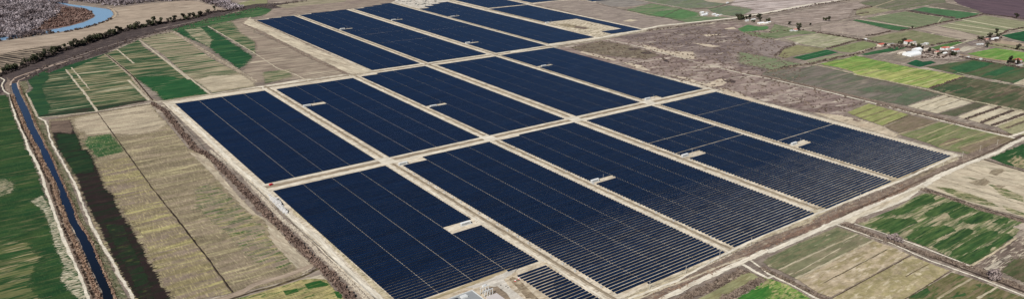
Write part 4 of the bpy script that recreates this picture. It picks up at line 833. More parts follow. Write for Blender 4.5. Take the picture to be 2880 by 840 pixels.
for i, ((px, py), w) in enumerate(STN):
    x, y = ground(px, py, 1.5)
    o = st0 if i == 0 else copy_tree(st0); o.location = (x, y, 0)
    tag(o, 'white louvred inverter container '+w, 'inverter', 'inverter containers on gravel pads')
    m = mast0 if i == 0 else copy_tree(mast0); m.location = (x+11, y-2.5, 0)
    tag(m, 'thin pole beside the inverter '+w.split(',')[0], 'mast', 'poles beside the inverter containers')

cab0 = empty('cable_cabinet', (0,0,0)); MB().box(-0.5,0.5,-0.9,0.9,0,0.15).build('foot', M_conc, cab0); cb = MB().box(-0.42,0.42,-0.8,0.8,0.15,1.7).build('casing', M_white, cab0); MB().box(-0.5,0.5,-0.88,0.88,1.7,1.8).build('lid', M_greyb, cb); MB().box(-0.44,-0.422,-0.6,0.6,0.3,1.5).build('door', M_greyb, cb)
first = True
for nm, u, vs_, w in (('a',1.250,[1.24+0.052*i for i in range(21)],'edge of the wide bottom block'),('b',1.727,[1.26+0.075*i for i in range(14)],'edge of the block second from lower right'),('c',2.209,[1.24+0.085*i for i in range(13)],'edge of the narrow lower right block')):
    for i, v in enumerate(vs_):
        o = cab0 if first else copy_tree(cab0); first = False
        o.location = ((u-0.002)*S9*H, v*H, 0)
        tag(o, 'white cabinet, %s up the left %s' % (ordn(i), w), 'cabinet', 'white cabinets at the row ends')

# ============ poles and fences
def pole_proto():
    t = empty('utility_pole', (0,0,0))
    MB().tube((0,0,0),(0,0,9.5),0.24,0.14,8).build('pole_shaft', M_conc, t)
    a = MB().box(-0.08,0.08,-1.1,1.1,8.7,8.85).build('crossarm', M_greyb, t)
    for q in (-0.95,0,0.95): MB().tube((0,q,8.85),(0,q,9.2),0.07,0.05,6).build('insulator', M_white, a)
    return t
pp = pole_proto()
for i, (c, r, a, b_, w) in enumerate(((2,3,1380,665,'nearest the lower edge, by the fence track'),(2,3,1745,503,'second along the fence track from the bottom'),(2,3,2085,345,'by the road end of the block second from lower right'),(2,3,2400,222,'third along the fence track, below the narrow block'),(3,2,420,735,'at the corner where the narrow block ends'),(3,2,680,625,'below the narrow block near its lane end'),
    (3,2,918,515,'below the narrow block, midway along the fence'),(3,2,1137,430,'at the foot of the narrow block by its right corner'),(3,2,1757,175,'below the rightmost block, by the fence bend'),(3,2,1950,90,'at the corner of the rightmost block'),(3,2,2128,25,'at the fence corner where the tracks meet'),(3,1,2300,715,'among the striped plots right of the rightmost block'),
    (3,0,1915,575,'beside the white house at the village road'),(3,0,900,375,'by the road hedge left of the village'),(3,0,748,352,'on the road hedge further left of the village'))):
    x, y = pos(c, r, a, b_)
    o = pp if i == 0 else copy_tree(pp); o.location = (x, y, 0); tag(o, 'pale utility pole '+w, 'pole', 'pale poles along the tracks')
def fence(pts, gap, label):
    t = empty('wire_fence', (pts[0][0], pts[0][1], 0)); ox, oy = pts[0]
    M_wire = plain('fence_wire', (150,146,138), 0.6, 0.3)
    mb = MB(); posts = []
    for i in range(len(pts)-1):
        a = Vector(pts[i]); b = Vector(pts[i+1]); L = (b-a).length; k = max(1, round(L/gap))
        for j in range(k): posts.append(a.lerp(b, j/k))
        for z in (0.5,1.0,1.5,1.9): mb.tube((a.x-ox,a.y-oy,z),(b.x-ox,b.y-oy,z),0.035,n=4)
    mb.build('wire', M_wire, t)
    pm = MB().box(-0.07,0.07,-0.07,0.07,0,2.1).mesh('post'); pm.materials.append(M_wire)
    for p in posts[:98]: link('post', pm, parent=t, loc=(p.x-ox, p.y-oy, 0))
    return tag(t, label, 'fence')
fence(fenceL[1:], 11.0, 'long wire fence beside the drain left of the arrays')
fence(U((1.215,1.163),(1.66,1.160),(2.17,1.158),(2.66,1.155),(3.15,1.16)), 8.0, 'wire fence along the foot of the lower blocks')
fence(U((3.15,1.16),(3.155,1.7),(3.155,2.36)), 8.0, 'wire fence up the right side of the rightmost block')

# ============ trees
def crown_mesh(name, R, Hc, n, size, seed, z0):
    r = np.random.default_rng(seed); cs = []; 
    k = 9
    cen = np.stack([r.normal(0, R*0.42, k), r.normal(0, R*0.42, k), z0+Hc*r.uniform(0.15, 0.9, k)], 1); rad = r.uniform(0.35, 0.6, k)*R
    me = tuft_mesh(name, cen-np.array([0,0,1])*rad[:, None]*0.9, rad, rad*1.8, n//k, size*2.2/np.minimum(rad, 3).mean()*1.0, 0.4)
    return me
LEAFD = leafy('evergreen_leaves', (46,50,42), (84,80,64)); LEAFG = leafy('olive_leaves', (60,66,48), (96,96,72)); TWIG = leafy('bare_twigs', (134,118,116), (172,156,150)); BARK = plain('bark', (96,78,64), 0.9, 0.1)
TWIGD = leafy('dark_twigs', (88,76,72), (118,102,92))
def tree_proto(name, h, R, mat, seed, n=360, size=0.6):
    t = empty(name, (0,0,0)); mb = MB(); mb.tube((0,0,0),(0.1*R*0.3,0,h*0.45),0.05*R+0.08,0.03*R+0.05,7)
    r = random.Random(seed)
    for i in range(4):
        a = r.uniform(0, 6.28); mb.tube((0,0,h*0.3+i*0.04*h),(math.cos(a)*R*0.6,math.sin(a)*R*0.6,h*0.72),0.03*R,0.015*R,5)
    mb.build('trunk', BARK, t)
    m = crown_mesh('crown', R, h*0.78, n, size, seed, h*0.2); link('crown', m, mat, t); return t
prot = [tree_proto('evergreen_tree', 12, 4.2, LEAFD, 11), tree_proto('evergreen_tree', 10, 3.4, LEAFD, 12), tree_proto('evergreen_tree', 13.5, 3.0, LEAFG, 13), tree_proto('evergreen_tree', 8, 4.4, LEAFG, 14)]
used = set()
def place_tree(x, y, s, pi, label, cat='tree', group=None, P_=prot):
    p = P_[pi]
    if p.name not in used: used.add(p.name); o = p
    else: o = copy_tree(p)
    o.location = (x, y, 0); o.scale = (s, s, s*random.uniform(0.9, 1.15)); o.rotation_euler = (0, 0, random.uniform(0, 6.28)); tag(o, label, cat, group); return o
row = P(0,0,'55,728 130,695 210,668 300,640 380,612 450,590 520,565 590,525 660,505 740,480 820,462 900,430 960,408 1030,395 1100,370 1170,340 1240,312')
pts = []
for i in range(len(row)-1):
    a = Vector(row[i]); b = Vector(row[i+1]); L = (b-a).length; k = max(2, round(L/10.5))
    for j in range(k): p = a.lerp(b, (j+random.uniform(-.25,.25))/k); pts.append((p.x+random.uniform(-3,3), p.y+random.uniform(-5,5)))
pts += P(0,0,'1295,298 1350,300 1385,288 1430,282 1465,275 1500,268 1530,262 1555,256 1600,246 1625,246 1690,226 1720,230 1760,216 1845,198 1872,202 1912,186 1955,180 1975,182 2012,172 2095,140 2158,120')
for i, (x, y) in enumerate(pts):
    place_tree(x, y, random.choice((0.9,1.1,1.2,1.35,1.45)), random.randrange(4), 'dark tree, %s from the left in the long row above the dark ditch' % ordn(i), 'tree', 'row of trees along the ditch')
def z4(x, y): return ground(1900+x/7.153, y/7.153)
def z5(x, y): return ground(2600+x/6.257, 80+y/6.257)
def z6(x, y): return ground(2440+x/6.26, 90+y/6.26)
for (x, y), s, pi, w in ((z4(1240,395),1.2,0,'leftmost in the dark clump by the road junction'),(z4(1285,410),1.1,3,'low in the dark clump by the road junction'),(z4(1320,400),1.3,0,'middle of the dark clump by the road junction'),(z4(1365,395),1.2,3,'right side of the dark clump by the road junction'),(z4(1425,400),1.0,1,'just right of the dark clump by the junction'),(z4(1480,395),1.3,0,'tallest between the junction clump and the farm sheds'),
    (z4(1570,455),0.9,3,'in front of the pale sheds by the highway'),(z4(1675,400),1.5,0,'large one behind the pale sheds by the highway'),(z4(1705,430),1.0,1,'tight behind the pale sheds by the highway'),(z4(1870,435),1.1,3,'right of the pale sheds by the highway'),(z4(2290,505),1.0,1,'standing alone above the thin white lane'),(z4(2485,540),1.1,3,'above the hut with a pink roof'),(z4(2470,630),1.2,0,'touching the hut with a pink roof'),
    (pos(3,0,575,212),1.0,3,'left one of the dark pair in the open brown field'),(pos(3,0,612,215),1.0,0,'right one of the dark pair in the open brown field'),(pos(3,0,424,258),.7,1,'small, at the edge of the brown field above the lane'),(pos(3,0,2495,190),1.3,0,'big, on the hedge at the purple field'),(pos(3,0,1450,290),.7,1,'at the end of the cream stripe'),(pos(3,0,2298,338),.9,1,'at the end of the stubble stripes'),(pos(3,0,2510,505),1.1,0,'on the hedge right of the bright green field'),
    (z6(630,205),1.2,0,'left of the large house with an orange roof'),(z6(585,215),0.9,3,'second left of the large house with an orange roof'),(z6(710,262),0.8,2,'in front of the large house with an orange roof'),(z6(780,260),0.9,3,'between the large house and the white hall'),(z6(900,275),1.0,3,'behind the small white hall in the village'),(z6(955,320),0.8,0,'right of the small white hall in the village'),(z6(1090,360),0.8,0,'on the village lane right of the halls'),
    (z6(1240,410),0.7,3,'in the pale village yard'),(z6(1300,400),0.7,0,'beside the twin white houses'),(z6(1530,425),1.0,3,'dark, before the white house with the pole'),(z6(1480,420),0.8,0,'left before the white house with the pole'),(z6(300,270),0.7,0,'at the right end of the leftmost village house'),
    (z5(1500,590),1.1,0,'left of the house with bright red roof at the picture edge'),(z5(1560,610),1.0,3,'in front of the house with bright red roof, left side'),(z5(1640,640),1.0,0,'in front of the house with bright red roof, right side'),(z5(1470,620),0.8,1,'furthest left by the house with bright red roof'),(z5(1265,85),1.1,1,'on the pale track above the dark green field'),(z5(1150,170),1.2,0,'in the dark farmstead at the right'),(z5(1000,200),1.0,3,'at the left of the dark farmstead'),(z5(1290,150),1.0,3,'at the right of the dark farmstead'),(z5(1100,340),1.0,1,'below the dark farmstead on the hedge')):
    place_tree(x, y, s, pi, 'dark tree '+w, 'tree')
# two bare shrubs on the right hand ditch
shp = [tree_proto('bare_shrub', 7, 6.0, TWIG, 21, 520, 0.5)]
place_tree(*pos(3,3,1275,170), 1.0, 0, 'large pale leafless shrub on the ditch beside the striped green field', 'shrub', None, shp)
place_tree(*pos(3,3,2280,545), 1.1, 0, 'large grey leafless shrub on the ditch near the lower right corner', 'shrub', None, shp)

# ============ woods, reeds and scrub that nobody could count
WOOD = P(0,0,'-500,-40 690,-40 640,40 560,50 620,140 560,190 430,240 390,300 200,340 -100,360 -700,420')
tag(brush('bare_woodland', scatter(WOOD, 1500), (3.5,8.0), (6,15), leafy('woodland_twigs', (98,86,86), (186,174,176), 44.0), 34, 0.8), 'grey leafless woodland inside the river bend', 'woodland')
tag(brush('river_shrubs', scatter(P(0,0,'560,70 700,80 850,95 920,125 945,165 930,178 820,222 700,256 560,280 400,310 330,320 400,250 500,180'), 700), (2.0,3.6), (2.5,4.5), leafy('red_twigs', (112,88,80), (158,132,120), 24.0), 22, 0.9), 'reddish brown shrubs at the tip of the river bend', 'shrubs')
tag(brush('bare_woodland', scatter(P(0,0,'690,-60 2000,-60 1980,2 1500,28 1200,62 1060,60 900,38 720,20'), 800), (3.5,7.5), (6,14), MATS[('leafy','woodland_twigs')], 30, 0.8), 'strip of grey leafless trees above the bare sand field', 'woodland')
tag(brush('bare_woodland', scatter(P(0,0,'1990,-60 2260,-60 2330,50 2460,72 2440,100 2300,104 2150,60 2020,14'), 330), (3.0,5.0), (6,10), MATS[('leafy','woodland_twigs')], 24, 1.0), 'leafless thicket right of the bare sand field', 'woodland')
tag(brush('river_shrubs', along(P(0,0,'-200,404 0,380 200,352 400,330 500,318'), 14, 2.0)+along(P(0,0,'640,332 860,284 1040,232 1120,190'), 5, 5.0)+along(P(0,0,'-200,450 0,410 200,384 450,344 600,326'), 7, 3.0), (1.8,3.2), (2.5,4.5), TWIGD, 20, 0.9), 'dark bushes along the lower bank of the river', 'shrubs')
ditchline = P(0,0,'-100,780 60,722 300,632 560,520 800,450 1000,390 1200,320 1400,262 1600,238 1900,190 2130,122 2300,108')
tag(brush('ditch_thicket', along([(x+2, y-7) for x, y in ditchline], 16, 1.3), (1.8,3.2), (2,4.5), leafy('thicket_twigs', (58,52,50), (92,80,76), 12.0), 20, 0.9), 'dark thicket below the tree row along the ditch', 'shrubs')
tag(brush('ditch_thicket', along(P(0,0,'200,800 560,665 800,580 1000,510 1200,440 1500,360 1800,290 2100,210 2400,130')+P(1,0,'150,60 500,5'), 40, 2.6), (1.0,2.2), (0.8,2.0), leafy('low_twigs', (84,74,70), (124,108,98), 12.0), 14, 0.9), 'low dark scrub between the ditch and the green fields', 'shrubs')
M_reedl = leafy('reed_leaves', (138,110,92), (186,158,134), 7.0)
def wide(ptsl, w, sp, rad, hg, mat, name, lab, cat, per=14): return tag(brush(name, along(ptsl, w, sp), rad, hg, mat, per, 0.9), lab, cat)
wide(reedL, 3.6, 0.55, (0.7,1.3), (1.2,2.4), M_reedl, 'reeds', 'tall pinkish reeds along the left bank of the canal', 'reeds')
wide(reedR, 1.8, 0.8, (0.5,1.0), (1.0,2.0), M_reedl, 'reeds', 'narrow band of pinkish reeds along the right bank of the canal', 'reeds')
bankL = [(x-3.6, y) for x, y in reedL]; bankR = [(x+2.7, y) for x, y in reedR]
wide(bankL, 1.6, 1.2, (0.6,1.2), (0.6,1.5), leafy('bank_scrub', (62,50,44), (104,88,74), 6.0), 'bank_scrub', 'dark brown scrub left of the canal reeds', 'scrub')
wide(bankR, 2.4, 1.0, (0.5,1.1), (0.4,1.0), leafy('bank_grass', (72,82,52), (150,138,112), 5.0), 'bank_scrub', 'grey green tussocks between canal reeds and the right hand track', 'scrub')
wide(beltc[:-1]+[beltc[-1]], 7.5, 0.75, (1.1,2.2), (1.2,2.8), leafy('belt_twigs', (104,86,78), (146,124,110), 9.0), 'scrub_belt_bushes', 'brown leafless bushes in the belt left of the arrays', 'scrub', 20)
wide(hedge1, 9, 0.7, (1.0,2.0), (1.2,2.6), leafy('hedge_twigs', (104,90,80), (142,126,112), 7.0), 'hedgerow', 'grey brown hedge just under the white road at the bottom right', 'hedge', 20)
wide(hedge2, 8, 0.7, (1.0,2.0), (1.2,2.6), MATS[('leafy','hedge_twigs')], 'hedgerow', 'second grey brown hedge from the white road, above the bright grass', 'hedge', 20)
wide(P(3,3,'-60,440 0,475 180,560 400,670 640,790'), 6, 0.8, (0.9,1.6), (1.0,2.0), MATS[('leafy','hedge_twigs')], 'hedgerow', 'hedge along the lower edge of the tan plots, bottom right', 'hedge', 18)
wide(P(3,3,'760,5 1100,135 1600,305 2100,460 2700,700'), 7, 0.8, (0.9,1.7), (0.8,2.0), MATS[('leafy','hedge_twigs')], 'hedgerow', 'scrub in the ditch between the two pale tracks, lower right', 'hedge', 18)
wide(P(3,2,'1520,395 1800,482 2100,590 2700,760'), 7, 1.0, (0.8,1.5), (0.8,1.7), MATS[('leafy','hedge_twigs')], 'hedgerow', 'brown scrub line between striped green field and pale field', 'hedge', 16)
wide(P(3,1,'1100,300 1500,392 2000,520 2450,612'), 8, 1.1, (1.0,1.8), (1.0,2.2), MATS[('leafy','hedge_twigs')], 'hedgerow', 'brown hedge beside the long track under the cream strips', 'hedge', 16)
wide(P(3,0,'490,330 800,382 970,410 1130,440 1540,500 1780,545 2000,590 2200,625 2575,692'), 7, 1.8, (1.4,2.6), (1.6,3.4), TWIGD, 'hedgerow', 'dark hedge along the village road', 'hedge', 14)
for s, l in (('1380,112 1600,150 1880,182','dark hedge under the far green field'),('1330,312 1500,288 1700,240 2000,185 2160,146','dark hedge along the diagonal lane beyond the village'),('2330,350 2420,310 2700,260','dark hedge left of the dark green field at the right edge'),('2180,440 2400,478 2700,535','dark hedge above the bright green field'),
             ('1640,462 1750,440 1970,408','dark hedge behind the village houses'),('980,365 1090,352 1240,315','dark hedge in the middle of the plots left of the village'),('600,492 850,420 960,405','hedge behind the pale field by the lane'),('2170,146 2400,170 2700,205','hedge along the purple ploughed field'),('870,105 1050,72','hedge at the upper plots'),('880,150 1010,130','short hedge in the upper brown plot')):
    wide(P(3,0,s), 4, 2.0, (1.4,2.6), (1.4,3.0), TWIGD, 'hedgerow', l, 'hedge', 14)
for s, l in (('1990,452 2335,326','dark hedge at the first gap of the cream strips'),('2140,488 2460,364','dark hedge at the second gap of the cream strips'),('2255,516 2600,390','dark hedge at the third gap of the cream strips'),('1640,138 1960,28','hedge at the right end of the yellow green field')):
    wide(P(3,1,s), 4, 1.2, (1.0,2.0), (1.0,2.4), TWIGD, 'hedgerow', l, 'hedge', 14)
wide(P(2,3,'1400,751 1700,605 1960,492 2300,335 2575,200')+P(3,2,'740,620 1100,490 1400,370'), 11, 1.2, (0.7,1.4), (0.4,1.0), leafy('low_scrub', (124,98,82), (160,136,114), 6.0), 'embankment_scrub', 'low reddish scrub on the embankment below the arrays', 'scrub', 12)
sc = scatter(P(2,0,'560,480 900,410 1900,280 2575,340')+P(3,1,'500,150 980,270 780,380 450,385 0,285')+P(2,1,'2060,150 1430,0'), 1500)
tag(brush('dry_bushes', sc, (1.0,2.4), (0.8,2.0), leafy('dry_twigs', (104,90,82), (136,120,106), 20.0), 12, 0.9), 'scattered dry bushes on the rough land beyond the arrays', 'bushes')
vs2 = [z6(random.uniform(950,1500), random.uniform(330,470)) for _ in range(70)]+[z6(random.uniform(380,900), random.uniform(235,300)) for _ in range(36)]+[z5(random.uniform(930,1350), random.uniform(150,250)) for _ in range(60)]+[z5(random.uniform(1440,1720), random.uniform(590,680)) for _ in range(26)]
tag(brush('garden_shrubs', vs2, (1.4,3.2), (1.4,3.6), TWIGD, 16, 0.9), 'bare brown garden shrubs among the village houses', 'shrubs')
tag(brush('lane_shrubs', along(P(2,0,'2000,440 2250,380 2575,300'), 10, 9)+along(P(3,0,'0,330 300,300 520,325'), 8, 7)+along(P(3,0,'70,570 150,490 280,450'), 8, 5)+along(P(3,0,'400,60 900,-20'), 10, 14)+along(P(2,0,'1300,320 2250,200')+P(3,0,'0,140 400,68 900,-10'), 6, 7)+along(P(3,0,'0,720 250,668 460,640 700,580 900,545 1090,480'), 8, 3.5), (1.2,2.6), (1.2,3.0), TWIGD, 14, 0.9), 'bare bushes dotted along the lanes and field edges, upper right', 'shrubs')
tag(brush('bare_woodland', along(P(0,0,'-300,396 0,372 150,362 300,348 420,334'), 34, 0.9), (3.0,6.0), (4,10), MATS[('leafy','woodland_twigs')], 26, 0.8), 'pale leafless trees hiding the river at the left edge', 'woodland')
# bleached rubble
rp = along(rub, 4.5, 0.35); mb = MB()
for x, y in rp:
    s = random.uniform(0.15, 0.5); mb.box(x-s, x+s*random.uniform(.6,1.2), y-s, y+s*random.uniform(.6,1.2), 0, s*random.uniform(.6,1.3)+.25)
tag(mb.build('rubble', plain('pale_rubble', (214,202,182), 0.9, 0.1, 0.2, 3.0)), 'bleached rubble heaped along the fence left of the arrays', 'rubble', kind='stuff')
mb = MB()
for x, y in scatter(P(1,2,'110,455 170,480 230,500 290,600 320,650 300,660 240,600 150,510'), 240)+along(P(1,2,'150,490 300,640'), 5, 0.25):
    s = random.uniform(0.3, 0.9); mb.box(x-s, x+s, y-s*.6, y+s, 0, s*random.uniform(.6,1.8)+.3)
tag(mb.build('packaging_heap', plain('pale_wrapping', (226,222,216), 0.7, 0.2, 0.25, 1.2)), 'long heap of white packaging waste at the left corner of the arrays', 'waste heap', kind='stuff')
for i, (s, l) in enumerate((('200,480 240,510 280,560 270,580 230,540','upper black sheet beside the white packaging heap'),('290,590 330,620 325,645 290,610','lower black sheet beside the white packaging heap'))):
    q = P(1,2,s); cx = sum(p[0] for p in q)/len(q); cy2 = sum(p[1] for p in q)/len(q)
    tag(MB().prism([(a-cx, b_-cy2) for a, b_ in q][::-1], 0.0, 0.9).build('black_sheet', M_black, None, (cx, cy2, 0.0)), l, 'plastic sheet')  # low flat-topped black slabs beside the packaging heap
# boulders and yard clutter at the top works yard
mb = MB()
for x, y in scatter(P(1,0,'1400,0 1700,-10 1850,20 1700,70 1500,40'), 70):
    s = random.uniform(0.8, 2.6); mb.box(x-s, x+s, y-s*.5, y+s*.5, 0, s*random.uniform(.5,1.0))
tag(mb.build('stored_material', plain('stored_goods', (120,124,122), 0.8, 0.2, 0.5, 6.0)), 'stacked building material in the works yard at the top', 'building material', kind='stuff')

# ============ houses
M_red = plain('red_tiles', (190,104,90), 0.8, 0.1, 0.15, 1.0); M_pink = plain('faded_tiles', (206,140,128), 0.8, 0.1, 0.15, 1.0); M_cream_w = plain('cream_wall', (226,214,196), 0.85, 0.1); M_foil = plain('white_film', (242,243,242), 0.4, 0.4, 0.04)
def house(name, label, cat, x, y, rz, w, d, h, wall, roof, rtype='gable', group=None):
    t = empty(name, (x, y, 0), rz)
    MB().box(-w/2,w/2,-d/2,d/2,0,h).build('wall', wall, t)
    if rtype == 'gable': MB().gable(-w/2-.4,w/2+.4,-d/2-.4,d/2+.4,h+.003,h+d*0.26).build('roof', roof, t)
    elif rtype == 'hip': MB().gable(-w/2-.5,w/2+.5,-d/2-.5,d/2+.5,h+.003,h+d*0.26,d*0.42).build('roof', roof, t)
    elif rtype == 'arch':
        mb = MB(); n = 10; v = []
        for xx in (-w/2-.1, w/2+.1):
            for i in range(n+1): a = math.pi*i/n; v.append((xx, -math.cos(a)*(d/2+.1), h+math.sin(a)*d*0.28))
        f = [(i, n+1+i, n+2+i, i+1) for i in range(n)]+[tuple(range(n, -1, -1)), tuple(range(n+1, 2*n+2))]
        mb.add(v, f).build('roof', roof, t)
    else: MB().box(-w/2-.3,w/2+.3,-d/2-.3,d/2+.3,h+.003,h+.35).build('roof', roof, t)
    k = max(2, int(w/4.5))
    for i in range(k):
        q = -w/2+w*(i+.5)/k
        if i == k//2: MB().box(q-.6,q+.6,-d/2-.05,-d/2-.003,0.02,2.1).build('door', M_louv, t)
        else: MB().box(q-.6,q+.6,-d/2-.05,-d/2-.003,h*.38,h*.38+1.3).build('window', M_glass, t)
    for sgn in (-1, 1): MB().box(*( (w/2+.003, w/2+.05) if sgn > 0 else (-w/2-.05, -w/2-.003)), -.6, .6, h*.38, h*.38+1.3).build('window', M_glass, t)
    return tag(t, label, cat, group)
A0 = -0.06
HS = [('farmhouse','white house with a red roof at the left end of the village','house',z6(235,250),A0,16,9,4.5,M_cream_w,M_red,'gable'),
 ('farm_shed','low white shed between the leftmost house and the large house','shed',z6(410,230),A0,22,5,2.8,M_cream_w,M_greyb,'flat'),
 ('farmhouse','large white house with an orange hipped roof above the village halls','house',z6(715,210),A0,20,12,6.5,M_white,M_red,'hip'),
 ('farm_shed','beige shed right against the large orange roofed house','shed',z6(805,212),A0,11,8,4,M_cream_w,M_greyb,'gable'),
 ('farm_shed','small white shed, leftmost of three behind the small hall','shed',z6(875,238),A0,9,7,3,M_white,M_cream_w,'gable'),
 ('farm_shed','white shed in the middle of three behind the small hall','shed',z6(965,240),A0,14,7,3,M_cream_w,M_greyb,'gable'),
 ('farm_shed','white shed, rightmost of three behind the small hall','shed',z6(1032,222),A0,8,8,3.4,M_white,M_wroof,'flat'),
 ('village_hall','small bright white hall above the long white greenhouse','hall',z6(865,350),A0,19,14,6,M_white,M_foil,'gable'),
 ('greenhouse','long bright white greenhouse in the middle of the village','greenhouse',z6(775,410),A0,40,20,3,M_foil,M_foil,'arch'),
 ('farm_shed','row of low beige sheds left of the long greenhouse','shed',z6(600,385),A0,24,6,3,M_cream_w,M_cream_w,'gable'),
 ('farmhouse','left one of the twin white houses right of the village halls','house',z6(1330,315),A0,12,9,5,M_white,M_red,'gable'),
 ('farmhouse','right one of the twin white houses right of the village halls','house',z6(1392,312),A0,10,9,5,M_white,M_pink,'gable'),
 ('farm_shed','grey shed between twin white houses and the red roofed house','shed',z6(1470,305),A0,14,7,3,M_greyb,M_wroof,'gable'),
 ('farmhouse','white house with dark red roof beside the tall pale pole','house',z6(1548,348),A0,19,9,4.5,M_white,M_red,'gable'),
 ('farm_shed','low white shed in the pale village yard','shed',z6(1345,395),A0,15,7,3,M_cream_w,M_wroof,'gable'),
 ('farm_shed','pinkish shed in the pale village yard, left of the low white one','shed',z6(1215,370),A0,11,6,3,M_cream_w,M_pink,'gable'),
 ('farm_shed','long pale shed along the village lane','shed',z6(1040,325),A0,26,5,3,M_cream_w,M_cream_w,'flat'),
 ('farmhouse','white house with bright red hipped roof at the right edge','house',z5(1625,595),A0,17,13,5.5,M_white,M_red,'hip'),
 ('farm_shed','small white shed left of the bright red hipped roof','shed',z5(1528,582),A0,6,5,2.6,M_white,M_wroof,'flat'),
 ('farm_shed','beige shed below the bright red hipped roof','shed',z5(1665,668),A0,14,7,3,M_cream_w,M_greyb,'gable'),
 ('farm_shed','tiny white hut on the road hedge right of the village','hut',z5(990,552),A0,6,4,2.5,M_white,M_wroof,'flat'),
 ('farm_shed','tiny white hut at the bend of the road right of the village','hut',z5(770,518),A0,6,4,2.5,M_white,M_wroof,'flat'),
 ('greenhouse','pale curved greenhouse in the dark farmstead','greenhouse',z5(1235,195),A0,26,7,2.4,M_foil,M_foil,'arch'),
 ('farm_shed','pinkish shed left of the pale greenhouse in the dark farmstead','shed',z5(1090,212),A0,10,6,3,M_cream_w,M_pink,'gable'),
 ('farm_shed','long white low shed under the dark farmstead','shed',z5(975,292),A0-.25,20,4,2.6,M_white,M_wroof,'flat'),
 ('farm_shed','white hut at the crossing left of the village','hut',pos(3,0,977,406),A0,7,5,3,M_white,M_wroof,'gable'),
 ('farm_shed','pale hut at the lower end of the striped pale field','hut',pos(3,0,285,446),A0,10,4,2.6,M_cream_w,M_cream_w,'flat'),
 ('greenhouse','upper left white shed of the farm beside the green field','shed',z4(530,275),0,11,8,3.5,M_white,M_foil,'gable'),
 ('farm_shed','long white shed low in the farm beside the green field','shed',z4(575,315),0,22,8,3,M_white,M_foil,'gable'),
 ('farm_shed','small white hut high in the farm beside the green field','hut',z4(632,272),0,6,6,3,M_white,M_wroof,'flat'),
 ('farm_shed','white shed in the middle of the farm by the green field','shed',z4(770,305),0,12,6,3,M_white,M_wroof,'gable'),
 ('farm_shed','white shed, lowest right in the farm by the green field','shed',z4(832,328),0,10,7,3,M_white,M_foil,'gable'),
 ('farm_shed','pale hut, furthest right in the farm by the green field','hut',z4(905,318),0,9,5,3,M_cream_w,M_wroof,'flat'),
 ('farm_shed','white hut at the lane end above the grey green field','hut',z4(1040,72),0,8,5,3,M_white,M_wroof,'gable'),
 ('greenhouse','pale greenhouse right of the dark clump by the highway','greenhouse',z4(1715,485),-.1,19,9,2.4,M_cream_w,M_foil,'arch'),
 ('farm_shed','pale shed right of that greenhouse by the highway','shed',z4(1810,490),-.1,12,7,3,M_cream_w,M_wroof,'gable'),
 ('farm_shed','pale shed highest among the sheds by the highway','shed',z4(1870,468),-.1,14,5,3,M_cream_w,M_wroof,'gable'),
 ('farm_shed','white shed under the tall tree by the highway','shed',z4(1560,412),-.1,14,5,3,M_white,M_wroof,'gable'),
 ('farm_shed','white shed at the left foot of the dark clump','shed',z4(1435,432),-.1,10,5,3,M_white,M_wroof,'gable'),
 ('farmhouse','small white hut with a pink roof beside a round dark tree','house',z4(2410,628),-.1,9,8,4,M_white,M_pink,'gable'),
 ('farm_shed','low white shed left of the hut with a pink roof','shed',z4(2335,632),-.1,9,5,2.6,M_white,M_wroof,'flat')]
for nm, lab, cat, (x, y), rz, w, d, h, wl, rf, rt in HS: house(nm, lab, cat, x, y, rz, w, d, h, wl, rf, rt)

# ============ station at the bottom edge
def s1(x, y, z=0): return ground(1300+x/9.385, 760+y/9.385, z)
ax, ay = s1(262, 515, 4.5)
t = empty('control_building', (ax, ay, 0)); Mroof = plain('grey_membrane', (150,152,152), 0.8, 0.2, 0.18, 0.5)
MB().box(-26,0,-40,0,0,4.2).build('wall', M_greyb, t); MB().box(-25.6,-0.4,-39.6,-0.4,4.203,4.3).build('roof', Mroof, t)
MB().box(-26.2,0.2,-0.4,0.2,4.203,4.9).box(-0.4,0.2,-40.2,-0.402,4.203,4.9).box(-26.2,-25.6,-40.2,-0.402,4.203,4.9).build('parapet', M_white, t)
MB().box(-15,-9,-7.2,-3.2,4.303,5.6).build('roof_unit', M_white, t); MB().box(-22,-18,-6,-3.5,4.303,5.2).build('roof_unit', M_louv, t)
tag(t, 'low building with grey flat roof and white parapet at the bottom edge', 'building')
bx, by = s1(905, 592, 3.4); cx, cy2 = s1(625, 690, 3.4); wB = bx-cx
t = empty('switch_house', (bx, by, 0))
MB().box(-wB,0,-30,0,0,3.2).build('wall', M_cream_w, t); MB().box(-wB-.3,.3,-30.3,.3,3.203,3.5).build('roof', plain('lilac_roof', (204,196,192), 0.85, 0.15, 0.06), t); MB().box(0.003,0.06,-6,-4.8,0.02,2.2).build('door', M_louv, t)
for q in (2.5, 9.5, 13): MB().box(0.003,0.06,-q-1,-q,1,2.1).build('window', M_glass, t)
tag(t, 'flat pale lilac roofed building right of the white gantries', 'building')
F(soil((226,222,214), (208,202,192)), (2,3,'-10,0'), ) if False else None
gx, gy = s1(640, 640)
t = empty('steel_gantry', (gx, gy, 0)); M_gal = plain('white_steel', (232,232,230), 0.5, 0.3, 0.05)
for sx_ in (-4.2, -1.4, 1.4, 4.2):
    for sy2 in (-3.2, 3.2):
        mb = MB()
        for dx, dy in ((-.28,-.28),(.28,-.28),(.28,.28),(-.28,.28)): mb.tube((sx_+dx,sy2+dy,0),(sx_+dx*.6,sy2+dy*.6,6.5),0.08,n=4)
        for q in range(7):
            z = 0.3+q*0.88; mb.tube((sx_-.26,sy2-.26,z),(sx_+.26,sy2-.26,z+.8),0.05,n=4); mb.tube((sx_+.26,sy2+.26,z),(sx_-.26,sy2+.26,z+.8),0.05,n=4)
        mb.build('lattice_column', M_gal, t)
for sy2 in (-3.2, 3.2): MB().box(-4.6,4.6,sy2-.25,sy2+.25,6.503,6.95).build('beam', M_gal, t)
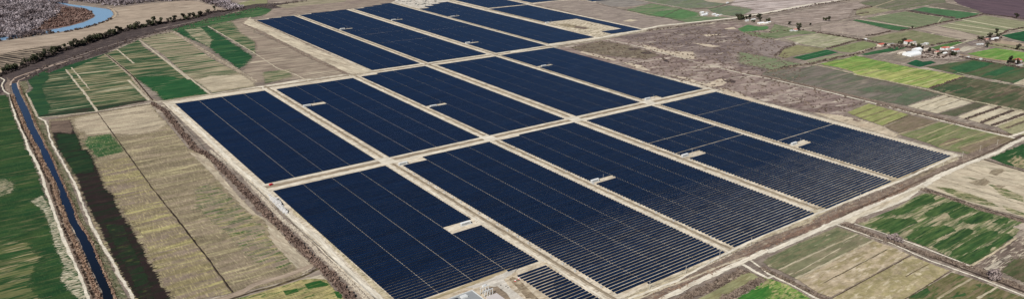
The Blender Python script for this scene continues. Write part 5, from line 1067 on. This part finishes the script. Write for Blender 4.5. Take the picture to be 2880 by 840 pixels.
for sx_ in (-2.8, 0, 2.8):
    MB().tube((sx_,-3.2,5.6),(sx_,3.2,5.6),0.09,n=6).build('busbar', M_gal, t)
    for sy2 in (-1.6, 1.6): MB().tube((sx_,sy2,0),(sx_,sy2,3.6),0.2,0.14,8).build('insulator', M_gal, t)
tag(t, 'white lattice steel gantries of the switchyard between the two flat roofs', 'gantry')
px_, py2 = s1(760, 560)
fence([(px_-13, py2-1), (px_-4, py2+4.2), (px_+6, py2+4.5)], 2.5, 'short fence around the switchyard corner')
def van(label, x, y, rz, mat, name='van'):
    t = empty(name, (x, y, 0), rz)
    b = MB().prism([(-2.5,0.45),(2.4,0.45),(2.5,1.2),(1.9,1.35),(1.3,2.1),(-2.4,2.15),(-2.5,1.0)], -0.95, 0.95)
    b.v = [(v[0], v[2], v[1]) for v in b.v]; b.build('body', mat, t)
    MB().box(1.45,1.9,-0.8,0.8,1.38,1.95).build('windscreen', M_glass, t)
    for sx_ in (-1.6, 1.6):
        for sy2 in (-0.96, 0.96): MB().tube((sx_,sy2-.12,.36),(sx_,sy2+.12,.36),.36,n=12).build('wheel', M_black, t)
    return tag(t, label, 'van' if name == 'van' else 'truck')
van('white van parked on the paved yard above the switchyard', *s1(592, 425), 0.1, M_white)
M_redp = plain('red_paint', (214,34,52), 0.5, 0.4, 0.05)
van('small red pickup in the drain strip near the left crossing', *pos(1,2,152,358), 0.3, M_redp, 'pickup_truck')
for (x, y), l in ((s1(1400,290),'lower left of the two red and white drums on the bare yard'),(s1(1495,230),'upper right of the two red drums, touching the small block')):
    t = empty('tank_drum', (x, y, 0)); MB().tube((0,0,0),(0,0,1.5),0.85,n=18).build('drum_body', M_redp, t); MB().tube((0,0,1.503),(0,0,1.85),0.88,0.5,n=18).build('lid', M_white, t); tag(t, l, 'drum')
for (x, y), l in ((s1(1018,400),'black bin at the near side of the yard junction'),(s1(1152,428),'black bin at the far side of the yard junction'),(s1(1025,522),'black bin on the brown verge right of the gantries'),(s1(1207,466),'small dark bin furthest right at the yard junction')):
    t = empty('waste_bin', (x, y, 0)); MB().box(-.45,.45,-.45,.45,0,.9).build('bin_body', M_black, t); MB().box(-.5,.5,-.5,.5,.903,1.0).build('lid', M_louv, t); tag(t, l, 'bin')
